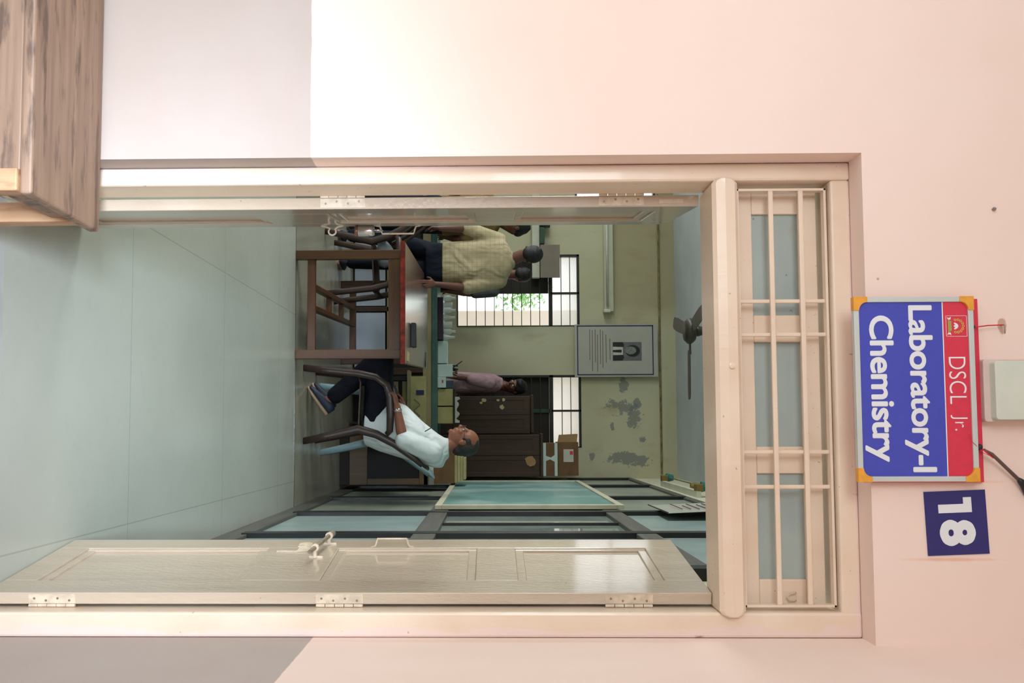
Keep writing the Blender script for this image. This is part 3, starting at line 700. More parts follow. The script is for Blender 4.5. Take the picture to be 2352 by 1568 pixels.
for y in posts: MB().box(SX-.02, SX+.04, y-.045, y+.045, .1, 3.03).build('post', M['dark_post'], pw, .004)
allp = [2.62] + posts
for i in range(len(allp)-1):
    a, c = allp[i]+.04, allp[i+1]-.04; m_ = M['pane'] if i < 3 else M['pane_dull']
    MB().box(SX+.008, SX+.032, a, c, .12, 1.02).build('lower_pane', m_, pw)
    MB().box(SX+.008, SX+.032, a, c, 2.30, 3.02).build('upper_pane', m_, pw)
    MB().box(SX+.012, SX+.032, a, c, 1.13, 2.21).build('glass_pane', M['clear_glass'], pw)
    if 0 < i: MB().box(SX-.004, SX+.014, (a+c)/2-.012, (a+c)/2+.012, 1.13, 2.21).build('sliding_stile', M['dark_post'], pw)
MB().box(SX-.012, SX+.02, 6.17, 6.20, 1.14, 2.2).build('inner_bead', M['board_frame'], pw)
# green board
gb = empty('chalkboard', (.53, 7.8, 1.05), 'green chalkboard with smudged chalk and cream frame on the right partition', 'chalkboard')
MB().box(.520, .534, 6.32, 9.36, 1.09, 2.31).build('writing_surface', M['board'], gb)
f = MB(); f.box(.508, .538, 6.27, 9.41, 1.045, 1.092); f.box(.508, .538, 6.27, 9.41, 2.305, 2.352); f.box(.508, .538, 6.27, 6.325, 1.0925, 2.3045); f.box(.508, .538, 9.355, 9.41, 1.0925, 2.3045)
f.build('board_frame', M['board_frame'], gb, .003)
# banner and lamp batten on the partition
bnr = empty('wall_chart', (.52, 6.1, 2.55), 'pale printed chart hanging over the upper panes of the partition', 'chart')
q = MB(); q._add([V(p) for p in ((.525, 6.45, 2.55), (.515, 5.72, 2.545), (.49, 5.74, 3.16), (.50, 6.45, 3.16))], [(0, 1, 2, 3)]); o = q.build('sheet', M['banner'], bnr); sd = o.modifiers.new('s', 'SOLIDIFY'); sd.thickness = .003
q = MB()
for k in range(7): q.box(.4985-.0003*k, .5035, 5.85, 6.05+.3*random.random(), 2.66+k*.055, 2.6635+k*.055)
q.build('printed_lines', M['ink_red'], bnr); MB().bar((.522, 6.46, 2.548), (.512, 5.71, 2.543), .006, .006).build('bottom_rod', M['dark_post'], bnr)
lb = empty('lamp_batten', (.5, 8.2, 3.2), 'empty tube lamp batten with teal ends high on the right partition', 'lamp')
MB().box(.50, .556, 7.6, 9.2, 3.15, 3.19).build('batten', M['white_plastic'], lb, .003)
MB().tube([(.47, 7.65, 3.23), (.47, 9.15, 3.23)], .006, 8).build('thin_rod', M['conduit_dark'], lb)
for y, h_ in ((7.65, 1), (9.15, 1)): MB().box(.445, .51, y-.05, y+.05, 3.15, 3.21).build('lamp_holder', M['brown_fix'], lb, .006); MB().tube([(.47, y, 3.20), (.47, y, 3.27)], [.045, .03], 12).build('end_cap', M['teal'], lb)
MB().tube([(.49, 8.0, 3.19), (.49, 8.0, 3.25)], .035, 10).build('starter', M['brown_fix'], lb)

# ------------------------------------------------------------------ far wall things
pr = empty('wall_poster', (-.94, 10.5, 2.45), 'large grey poster with a portrait photograph and printed lines between the far windows', 'poster')
px0, px1, pz0, pz1 = -1.236, -.652, 2.452, 3.342; PY = 10.53
MB().box(px0-.012, px1+.02, PY, PY+.01, pz0-.03, pz1+.05).build('sheet', M['banner'], pr)
b = MB(); t_ = .012
b.box(px0, px1, PY-.002, PY, pz0, pz0+t_); b.box(px0, px1, PY-.002, PY, pz1-t_, pz1); b.box(px0, px0+t_, PY-.002, PY, pz0, pz1); b.box(px1-t_, px1, PY-.002, PY, pz0, pz1)
b.build('border', M['ink'], pr)
ph = MB().box(-1.038, -.822, PY-.002, PY, 2.868, 3.204).build('portrait', M['photo_grey'], pr)
b = MB(); b.prism([(-1.038, 2.868), (-.985, 2.868), (-.980, 2.99), (-1.0, 3.0), (-1.038, 2.985)], PY-.004, PY-.002); b.prism([(-.822, 2.868), (-.885, 2.868), (-.888, 2.99), (-.86, 3.0), (-.822, 2.98)], PY-.004, PY-.002); b.prism([(-.945, 2.868), (-.92, 2.868), (-.915, 2.97), (-.95, 2.97)], PY-.004, PY-.002)
b.build('portrait_jacket', M['photo_dark'], ph)
MB().prism([(-.985, 2.87), (-.885, 2.87), (-.888, 2.985), (-.98, 2.985)], PY-.0035, PY-.002).build('portrait_shirt', M['paper'], ph)
MB().prism([(-.935+.068*math.cos(a), 3.10+.085*math.sin(a)) for a in [2*PI*k/18 for k in range(18)]], PY-.004, PY-.002).build('portrait_hair', M['photo_dark'], ph)
MB().prism([(-.94+.046*math.cos(a), 3.075+.066*math.sin(a)) for a in [2*PI*k/18 for k in range(18)]], PY-.006, PY-.003).build('portrait_face', M['photo_face'], ph)
b = MB()
for z, a, c in ((2.835, -1.08, -.83), (2.79, -1.13, -.80), (2.752, -1.17, -.74), (2.725, -1.19, -.78), (2.69, -1.13, -.69), (2.665, -1.19, -.80), (2.63, -1.18, -.70), (2.60, -1.19, -.83)): b.box(a, c, PY-.0015, PY, z-.0035, z+.0035)
b.build('printed_lines', M['ink_red'], pr)
tl = empty('tube_light', (-1.92, 10.5, 2.82), 'unlit tube lamp batten on the far wall above the left window', 'lamp')
MB().box(-2.75, -1.40, 10.52, 10.588, 2.775, 2.885).build('batten', M['batten'], tl, .006)
MB().tube([(-2.70, 10.50, 2.81), (-1.46, 10.50, 2.81)], .013, 10).build('tube', M['paper'], tl, smooth=True)
MB().box(-1.42, -1.385, 10.49, 10.588, 2.765, 2.845).build('end_holder', M['white_plastic'], tl, .006)
cp = MB().tube([(-2.8, 10.575, 3.425), (.5, 10.575, 3.425)], .012, 8).build('conduit_pipe', M['conduit_dark']); tag(cp, 'thin brown conduit running along the top of the far wall', 'pipe')
ck = MB().box(-2.8, -1.80, 10.50, 10.575, 1.93, 2.02).build('cable_duct', M['white_plastic'], bevel=.006); tag(ck, 'white cable duct across the far wall left of the window', 'duct')
gc = box('grey_card', -2.17, -1.783, 10.40, 10.415, 2.022, 2.250, M['grey_card'], bevel=.002); tag(gc, 'grey square card hanging at the upper corner of the left far window', 'card')
gcb = box('green_carton', -2.38, -2.19, 10.42, 10.56, 2.022, 2.075, M['green_dark']); tag(gcb, 'small dark green box lying on the white cable duct', 'box')
bk = MB(); bk.lathe([(.06, 0), (.07, .02), (.07, .12), (.05, .125)], (-2.46, 10.5, 2.021), 14); tag(bk.build('dark_jar', M['blue_dark'], smooth=True), 'dark jar standing on the white cable duct behind the door leaf', 'jar')
# ceiling fan
FX, FY_, FZ = -.885, 8.0, 3.205
fa = empty('ceiling_fan', (FX, FY_, LZ), 'brown three-bladed ceiling fan hanging still', 'fan')
MB().lathe([(.02, -.05), (.085, -.045), (.115, -.015), (.115, .015), (.09, .045), (.02, .05)], (FX, FY_, FZ), 24).build('motor', M['fan'], fa, smooth=True)
MB().lathe([(.045, 0), (.05, .03), (.03, .09), (.018, .13), (.014, .17), (.014, .2), (.04, .24), (.045, .30), (.06, LZ-FZ-.052), (.06, LZ-FZ-.046)], (FX, FY_, FZ+.045), 16).build('rod', M['fan'], fa, smooth=True)
for k in range(3):
    a = math.radians((-3, 104, 260)[k]); d = V((math.cos(a), math.sin(a), 0)); p = V((-math.sin(a), math.cos(a), .06)).normalized(); o = V((FX, FY_, FZ))
    b = MB(); rows = []
    for rr, hw in ((.17, .05), (.25, .058), (.45, .062), (.58, .055), (.61, .03)): rows.append([b.bm.verts.new(o+d*rr+p*s*hw+V((0, 0, q-.01-.02*rr))) for s, q in ((-1, 0), (1, 0), (1, .008), (-1, .008))])
    for A, B in zip(rows, rows[1:]):
        for j in range(4): b.bm.faces.new((A[j], A[(j+1) % 4], B[(j+1) % 4], B[j]))
    b.bm.faces.new(rows[0]); b.bm.faces.new(rows[-1]); b.build('blade', M['fan'], fa)
    MB().bar(o+d*.09, o+d*.21, .035, .012).build('blade_arm', M['fan'], fa)
# tall cupboards and cartons
def cupboard(name, x0, x1, y0, y1, h, label, stiles):
    r = empty(name, ((x0+x1)/2, y0, 0), label, 'cupboard')
    MB().box(x0, x1, y0+.022, y1, .0, h-.03).build('carcass', M['cabinet'], r, .004); MB().box(x0-.012, x1+.008, y0-.012, y1, h-.03, h).build('cornice', M['cabinet'], r, .006)
    n_ = len(stiles)-1
    for i in range(n_):
        a, c = stiles[i]+.003, stiles[i+1]-.003; dr = MB(); dr.box(a, c, y0+.006, y0+.022, .08, h-.04)
        s = .045
        for q in ((a, a+s, .08, h-.04), (c-s, c, .08, h-.04), (a+s, c-s, .08, .15), (a+s, c-s, h-.11, h-.04), (a+s, c-s, h*.55-.03, h*.55+.03)): dr.box(q[0], q[1], y0, y0+.0055, q[2], q[3])
        dd_ = dr.build('door', M['cabinet'], r, .002)
        MB().box(c-.03, c-.018, y0-.012, y0+.002, h*.5, h*.5+.06).build('latch', M['dusty_iron'], dd_)
    return r
c1 = cupboard('tall_cupboard', -.392, .012, 9.99, 10.5, 1.91, 'dark teak cupboard with torn labels beside the pink-shirted person', (-.392, -.18, .028))
c2 = cupboard('tall_cupboard', .036, .496, 9.9, 10.5, 2.007, 'taller dark teak cupboard in the far right corner under two cartons', (.036, .266, .496))
def scrap(x, z, w, h_, y, mat, par, name):
    pts = [(x+w*(.5+.5*math.cos(a)*random.uniform(.7, 1.1)), z+h_*(.5+.5*math.sin(a)*random.uniform(.7, 1.1))) for a in [2*PI*k/9 for k in range(9)]]
    MB().prism(pts, y-.0015, y).build(name, mat, par)
for x, z, w_, h_ in ((-.37, 1.33, .05, .06), (-.33, 1.31, .03, .04), (-.36, 1.50, .03, .04), (-.30, 1.53, .06, .06), (-.37, 1.56, .04, .04)): scrap(x, z, w_, h_, 9.99, M['old_paper'], c1, 'torn_label')
scrap(.27, 1.80, .115, .135, 9.9, M['carton_light'], c2, 'paper_label')
b1 = empty('carton_box', (.3, 10.0, 2.007), 'low carton with torn pale paper strips on top of the right cupboard', 'box')
MB().box(.13, .49, 10.0, 10.35, 2.007, 2.175).build('box_body', M['carton'], b1, .003)
scr = MB(); scr.box(.128, .492, 9.9975, 9.9995, 2.01, 2.045); scr.box(.128, .492, 9.9975, 9.9995, 2.14, 2.172); scr.prism([(.27, 2.04), (.33, 2.04), (.31, 2.09), (.34, 2.145), (.26, 2.145), (.29, 2.10)], 9.9972, 9.9995)
scr.build('paper_strips', M['white_box'], b1)
b2 = empty('carton_box', (.28, 10.0, 2.176), 'open brown carton with a white label and raised flap, topmost on the cupboards', 'box')
MB().box(.12, .49, 10.02, 10.35, 2.176, 2.405).build('box_body', M['carton'], b2, .003)
MB().prism([(.118, 2.176), (.118, 2.39), (.035, 2.40), (.03, 2.385), (.04, 2.19)], 10.03, 10.034).build('flap', M['carton_light'], b2)
MB().box(.20, .34, 10.017, 10.0195, 2.24, 2.35).build('label', M['paper'], b2)
MB().box(.22, .26, 10.016, 10.0175, 2.31, 2.345).build('red_mark', M['sign_red'], b2)

# low showcase with box and papers behind the seated man
sc_ = empty('showcase', (.3, 8.5, 0), 'low brown wooden showcase with a dark glazed door behind the chairs', 'cabinet')
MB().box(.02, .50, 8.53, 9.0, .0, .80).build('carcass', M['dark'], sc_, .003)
b = MB(); b.box(.02, .50, 8.5, 8.53, .10, .27); b.box(.02, .50, 8.5, 8.53, .76, .84); b.box(.02, .08, 8.5, 8.53, .27, .76); b.box(.44, .50, 8.5, 8.53, .27, .76); b.box(.02, .50, 8.5, 9.0, .80, .84)
b.build('door_frame', M['cabinet_light'], sc_, .004); MB().box(.07, .45, 8.518, 8.524, .26, .77).build('door_glass', M['black_glass'], sc_)
bx = box('wooden_box', .16, .49, 8.55, 8.95, .84, 1.09, M['carton'], bevel=.004); tag(bx, 'plain brown box standing on the low glazed showcase', 'box')
for k in range(4):
    p_ = box('book', .23+.006*k, .48-.008*k, 8.57, 8.85, 1.091+k*.027, 1.116+k*.027, M['old_paper' if k % 2 else 'cream_box'], bevel=.002)
    tag(p_, ('lowest', 'second', 'third', 'topmost')[k] + ' pale bundle of papers in the pile on the brown box', 'book', 'paper bundles piled on the brown box')
rl = MB().tube([(.22, 8.52, .866), (.50, 8.515, .871)], [.024, .03], 14).build('paper_roll', M['paper'], smooth=True); tag(rl, 'white rolled paper sticking out beside the seated man\'s shoulder', 'roll')

# ------------------------------------------------------------------ front table
tb = empty('wooden_table', (-.95, 7.6, 0), 'long varnished wooden table with a glossy top and worn red edge', 'table')
def tx(x, y): return x - (y-6.5)*.055       # the table stands slightly askew
def tbox(name, x0, x1, y0, y1, z0, z1, mat, bev=.004):
    b = MB(); b.box(x0, x1, y0, y1, z0, z1)
    for v in b.bm.verts: v.co.x = tx(v.co.x, v.co.y)
    return b.build(name, mat, tb, bev)
tbox('tabletop', -1.375, -.490, 6.44, 8.74, .785, .822, M['red_top'], .006)
tbox('red_edging', -1.378, -.487, 6.433, 6.4395, .786, .8215, M['red_edge'], .002)
tbox('front_apron', -1.29, -.56, 6.555, 6.58, .685, .785, M['table_side']); tbox('back_apron', -1.29, -.56, 8.6, 8.625, .685, .785, M['table_side'])
tbox('side_apron', -1.325, -1.30, 6.6, 8.6, .685, .785, M['table_wood']); tbox('side_apron', -.56, -.535, 6.6, 8.6, .685, .785, M['table_wood'])
for x in (-1.335, -.598):
    for y in (6.55, 8.55): tbox('leg', x, x+.068, y, y+.068, 0, .785, M['table_wood'])
tbox('front_stretcher', -1.28, -.59, 6.57, 6.60, .085, .145, M['table_side']); tbox('back_stretcher', -1.28, -.59, 8.56, 8.60, .085, .145, M['table_side'])
for x in (-1.09, -.93): tbox('long_stretcher', x, x+.04, 6.6, 8.56, .09, .14, M['table_wood'])
for y in (7.3, 7.9): tbox('cross_block', -1.05, -.93, y, y+.05, .09, .13, M['table_wood'])
# things on the table
o = MB().prism([(x-.835, z+.823) for x, z in rounded(.19, .042, .012)], 6.86, 6.93).build('stapler', M['black'], bevel=.004); tag(o, 'black oblong desk object lying on the glossy table', 'case')
o = box('folded_paper', -.585, -.515, 6.55, 6.66, .8225, .832, M['old_paper'], bevel=.001); tag(o, 'folded yellow paper on the front right corner of the table', 'paper')
o = MB().tube([(-.60, 8.35, .829), (-.74, 8.42, .829)], .005, 8).build('pen', M['black'], smooth=True); tag(o, 'dark pen lying near the back of the table', 'pen')

# ------------------------------------------------------------------ laboratory bench island and things on it
ib = empty('laboratory_bench', (-.9, 9.6, 0), 'long laboratory bench with a green-edged top behind the table', 'bench')
BX0, BX1, BY0, BY1, BT = -3.2, .02, 9.30, 9.90, .886
MB().box(BX0, BX1, BY0-.02, BY1, .828, BT).build('worktop', M['green_top'], ib, .004)
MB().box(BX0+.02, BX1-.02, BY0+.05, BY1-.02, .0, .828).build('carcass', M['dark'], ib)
MB().box(BX0+.02, BX1-.02, BY0, BY0+.05, .735, .828).build('fascia', M['bench_cream'], ib, .003)
MB().box(BX0+.02, BX1-.02, BY0, BY0+.05, .36, .39).build('shelf', M['bench_cream'], ib, .003)
for x in (BX0+.02, -2.5, -1.9, -1.3, -.66, -.58, BX1-.07): MB().box(x, x+.05, BY0, BY0+.05, .0, .735).build('upright', M['cabinet'], ib, .003)
for a, c in ((-2.44, -1.91), (-1.84, -1.31), (-1.24, -.67)): MB().box(a, c, BY0+.012, BY0+.03, .02, .34).build('door', M['pale_blue'], ib, .003)
for z in (.43, .52, .61): MB().box(-.52, -.06, BY0+.005, BY0+.02, z, z+.05).build('slat', M['cream_box'], ib, .002)
cz = empty('printed_carton', (-.3, 9.2, .6), 'cream carton with dark zigzag printing below the green bench edge', 'box')
MB().box(-.56, -.09, 9.12, 9.27, .62, .775).build('box_body', M['cream_box'], cz, .003)
zz = MB()
for x, s in ((-.33, 1), (-.27, -1), (-.21, 1), (-.16, -1)): zz.bar((x, 9.118, .69-.03*s), (x+.05, 9.118, .69+.03*s), .003, .012, (0, -1, 0))
zz.build('zigzag_print', M['grey_rail'], cz); MB().box(-.42, -.37, 9.1175, 9.119, .68, .76).build('navy_patch', M['ink'], cz)
sh = MB().box(-.62, -.05, 9.08, 9.29, .59, .618).build('side_shelf', M['bench_cream'], ib, .003)
MB().box(-.60, -.575, 9.1, 9.29, .0, .59).build('upright', M['cabinet'], ib, .003); MB().box(-.10, -.075, 9.1, 9.29, .0, .59).build('upright', M['cabinet'], ib, .003)
def item(name, x0, x1, z1, mat, label, cat, y0=9.36, y1=9.55, z0=BT):
    o = box(name, x0, x1, y0, y1, z0+.0005, z1, mat, bevel=.003); return tag(o, label, cat)
item('white_carton', -.945, -.710, .985, M['white_box'], 'long low white box on the green bench, left of the pen holder', 'box')
hb = empty('pen_holder', (-.62, 9.4, BT), 'tall white box full of dark pens on the green bench', 'box')
MB().box(-.700, -.570, 9.36, 9.5, BT+.0005, 1.040).build('box_body', M['white_box'], hb, .003)
for k in range(9):
    x = -.69+.013*k; MB().tube([(x, 9.42, 1.0), (x+random.uniform(-.03, .03), 9.40, 1.07+.03*random.random())], .007, 6).build('pen', M['black'] if k < 7 else M['carton_light'], hb)
MB().tube([(-.66, 9.42, 1.03), (-.735, 9.40, 1.14)], .005, 6).build('pen', M['black'], hb)
sb = empty('small_carton', (-.53, 9.4, BT), 'small white box with a red mark on the green bench', 'box')
MB().box(-.565, -.455, 9.34, 9.45, BT+.0005, .972).build('box_body', M['white_box'], sb, .003); MB().box(-.535, -.505, 9.338, 9.3405, .93, .945).build('red_mark', M['sign_red'], sb)
o = item('slate_box', -.53, -.452, 1.05, M['blue_dark'], 'dark slate blue box stacked on the small white box', 'box', 9.36, 9.44, .973)
for i, (a, c) in enumerate(((-.442, -.268), (-.254, -.083))):
    r = empty('cream_tray', ((a+c)/2, 9.4, BT), ('left' if i == 0 else 'right') + ' of two square cream boxes side by side on the bench', 'box', 'cream boxes side by side on the bench')
    MB().box(a, c, 9.36, 9.6, BT+.0005, 1.045).build('box_body', M['cream_box'], r, .003); MB().box(a, c+.01, 9.352, 9.60, 1.0455, 1.062).build('lid', M['dark'], r, .002)
cr = MB(); pts = [(-.35, 1.063)]
prev = None
top = []
for k in range(14): x = -.36+.27*k/13; top.append((x, 1.09+random.uniform(-.02, .03)))
cr.prism([(-.36, 1.063), (-.09, 1.063)] + top[::-1], 9.38, 9.46); tag(cr.build('crumpled_paper', M['paper'], bevel=.002), 'strip of crumpled white paper on top of the cream boxes', 'paper')
o = item('dark_tray', -1.40, -.955, .945, M['purple_dark'], 'long dark purple tray on the green bench beneath the glassware', 'tray', 9.32, 9.62)
k = 0
labs = {}
for x, y, kind in ((-1.40, 9.40, 0), (-1.33, 9.45, 1), (-1.27, 9.38, 0), (-1.20, 9.43, 2), (-1.12, 9.40, 1), (-1.05, 9.42, 0), (-.985, 9.38, 2)):
    z = .9455; b = MB()
    if kind == 0: b.lathe([(.028, 0), (.03, .005), (.03, .07), (.012, .09), (.012, .12), (.015, .125)], (x, y, z), 16)
    elif kind == 1: b.lathe([(.03, 0), (.032, .004), (.032, .085), (.034, .09)], (x, y, z), 16)
    else: b.lathe([(.034, 0), (.036, .006), (.014, .075), (.013, .115), (.017, .12)], (x, y, z), 16)
    o = b.build(('glass_bottle', 'glass_beaker', 'conical_flask')[kind], M['glassware'], smooth=True)
    tag(o, ('clear glass bottle', 'clear glass beaker', 'clear conical flask')[kind] + ', ' + ('leftmost', 'second', 'third', 'middle', 'fifth', 'sixth', 'rightmost')[k] + ' of the glassware row on the dark tray', 'glassware', 'glassware on the bench tray'); k += 1

# ------------------------------------------------------------------ moulded plastic armchairs
def plastic_chair(mat, label):
    """faces -x, origin at floor centre"""
    r = empty('plastic_armchair', (0, 0, 0), label, 'chair')
    s = MB(); n_ = 8; g_ = []
    for i in range(n_+1):
        row = []
        for j in range(n_+1):
            x = -.23+.43*i/n_; y = (-.22+.44*j/n_)*(1-.06*i/n_); z = .445-.022*math.sin(PI*j/n_)*math.sin(PI*i/n_)-.02*i/n_
            if i == 0: z -= .025
            row.append(s.bm.verts.new((x, y, z)))
        g_.append(row)
    for i in range(n_):
        for j in range(n_): s.bm.faces.new((g_[i][j], g_[i+1][j], g_[i+1][j+1], g_[i][j+1]))
    o = s.build('seat', mat, r, smooth=True); q = o.modifiers.new('s', 'SOLIDIFY'); q.thickness = .012
    MB().tube([(-.235, -.22, .435), (-.235, .22, .435)], .02, 8, flat=1.3).build('seat_edge', mat, r, smooth=True)
    for sgn in (-1, 1):
        MB().tube([(-.235, sgn*.215, .44), (-.205, sgn*.205, .47)], .02, 6).build('joint', mat, r) if False else None
        # front leg sweeps up and over into the armrest
        MB().tube([(-.285, sgn*.245, .0), (-.262, sgn*.24, .2), (-.24, sgn*.235, .42), (-.21, sgn*.25, .56), (-.15, sgn*.262, .64), (-.06, sgn*.265, .668), (.08, sgn*.26, .672), (.20, sgn*.245, .665), (.225, sgn*.235, .64)],
                  [.026, .027, .029, .028, .03, .031, .03, .026, .02], 10, flat=.62, upv=(0, 1, 0)).build('armrest', mat, r, smooth=True)
        MB().tube([(.275, sgn*.235, .0), (.235, sgn*.228, .2), (.185, sgn*.215, .42), (.225, sgn*.215, .56), (.30, sgn*.215, .70), (.41, sgn*.205, .85), (.465, sgn*.19, .91)],
                  [.026, .03, .036, .032, .028, .024, .018], 10, flat=.6, upv=(0, 1, 0)).build('leg', mat, r, smooth=True)
    b = MB(); rows = []
    prof = [(.195, .45), (.23, .56), (.297, .70), (.40, .85), (.468, .93)]
    for i, (x, z) in enumerate(prof):
        w_ = .20-.012*i; rows.append([b.bm.verts.new((x+.035*(1-(2*j/8-1)**2), -w_+2*w_*j/8, z+(.02*(1-(2*j/8-1)**2) if i == 4 else 0))) for j in range(9)])
    for i in range(4):
        for j in range(8):
            if i in (1, 2) and j in (1, 3, 5): continue
            b.bm.faces.new((rows[i][j], rows[i+1][j], rows[i+1][j+1], rows[i][j+1]))
    o = b.build('backrest', mat, r, smooth=True); q = o.modifiers.new('s', 'SOLIDIFY'); q.thickness = .012
    return r
ch = plastic_chair(M['plastic_brown'], 'dark brown plastic armchair under the seated man'); ch.location = (-.205, 7.10, 0)
ch2 = plastic_chair(M['plastic_blue'], 'pale blue plastic armchair standing just behind the seated man\'s chair'); ch2.location = (-.10, 7.80, 0)
ch3 = copy_tree(ch); ch3['label'] = 'dark plastic armchair pulled up to the left side of the wooden table'; ch3.location = (-1.47, 7.94, 0); ch3.rotation_euler = (0, 0, PI); ch3.scale = (.98, 1, .97)
bagm = MB(); bagm.loft([((-1.58, 7.90, .445), (.11, .02, 0), (0, .08, 0)), ((-1.58, 7.90, .50), (.13, .01, 0), (0, .10, 0)), ((-1.56, 7.91, .56), (.08, .03, 0), (0, .05, 0)), ((-1.55, 7.92, .60), (.02, .0, 0), (0, .015, 0))], 14); tag(bagm.build('plastic_bag', M['pale_blue'], smooth=True), 'pale blue plastic bag lying on the chair at the left of the table', 'bag')
#PEOPLE#
# ------------------------------------------------------------------ people
def frame3(f, u):
    f = V(f).normalized(); l = V(u).cross(f).normalized(); u = f.cross(l).normalized(); return l, f, u
def hand(mb, wrist, d, palm, side, curl=.5, sc=1.):
    """d: finger direction, palm: direction the palm faces, side: direction of the thumb"""
    d = V(d).normalized(); side = (V(side)-d*V(side).dot(d)).normalized(); palm = d.cross(side).normalized()*(1 if d.cross(side).dot(V(palm)) > 0 else -1)
    w_ = V(wrist); k0 = w_ + d*.085*sc
    mb.loft([(w_, side*.026*sc, palm*.017*sc), (w_+d*.03*sc, side*.034*sc, palm*.016*sc), (w_+d*.07*sc, side*.041*sc, palm*.014*sc), (k0, side*.040*sc, palm*.010*sc)], 16)
    for i, (o, L) in enumerate(((.030, .068), (.0105, .076), (-.0105, .070), (-.030, .055))):
        p = k0 + side*o*sc - d*.012; c = 0.; r = .0092*sc
        dd = d + side*(o*1.5)
        for j, fr_ in enumerate((.45, .32, .26)):
            c += curl*(.45 if j == 0 else .8)*(1+.08*i); v = (dd*math.cos(c) + palm*math.sin(c)).normalized(); q = p + v*L*fr_*sc
            mb.cap(p, r, q, r*.92, 8); p = q; r *= .92
    t0 = w_ + d*.022*sc + side*.026*sc; t1 = t0 + (side*.75+d*.6+palm*.25).normalized()*.038*sc; t2 = t1 + (side*.25+d*.9+palm*.35).normalized()*.032*sc
    mb.cap(t0, .013*sc, t1, .0108*sc, 8); mb.cap(t1, .0108*sc, t2, .009*sc, 8)
def head(mb, c, f, u, sc=1.):
    l, f, u = frame3(f, u); c = V(c); Mx = Matrix((l, f, u)).transposed(); P = lambda a, b, d: c + (l*a+f*b+u*d)*sc
    e = lambda p, r: mb.ell(P(*p), tuple(q*sc for q in r), Mx, 20)
    e((0, -.010, .022), (.076, .094, .088)); e((0, .018, -.03), (.064, .074, .078)); e((0, .035, -.075), (.045, .05, .04)); e((0, .066, -.098), (.022, .020, .017))
    e((0, .076, .020), (.052, .014, .010)); mb.cap(P(0, .088, .012), .008*sc, P(0, .106, -.028), .0135*sc, 10)
    for s in (-1, 1):
        e((s*.012, .096, -.032), (.009, .010, .008)); e((s*.074, -.010, -.012), (.009, .019, .031)); e((s*.038, .062, -.025), (.022, .022, .018))
    e((0, .086, -.057), (.024, .012, .0055)); e((0, .085, -.068), (.021, .012, .006)); return l, f, u
def shoe(par, heel, toe, upv, n='shoe'):
    heel, toe = V(heel), V(toe); d = (toe-heel).normalized(); u = (V(upv)-d*V(upv).dot(d)).normalized(); s = d.cross(u); L = (toe-heel).length
    q = MB(); q.loft([(heel-d*.0+u*.045, s*.030, u*.034), (heel+d*.04*1+u*.055, s*.036, u*.046), (heel+d*L*.45+u*.045, s*.038, u*.036), (heel+d*L*.72+u*.034, s*.046, u*.024), (heel+d*L*.93+u*.026, s*.036, u*.017), (toe+u*.02, s*.018, u*.010)], 18)
    o = q.build(n, M['shoe'], par, smooth=True); q = MB(); q.loft([(heel+u*.008, s*.034, u*.017), (heel+d*L*.4+u*.006, s*.038, u*.015), (heel+d*L*.72+u*.006, s*.049, u*.014), (toe+d*.004+u*.008, s*.024, u*.012)], 18); q.build('sole', M['sole'], o, smooth=True)
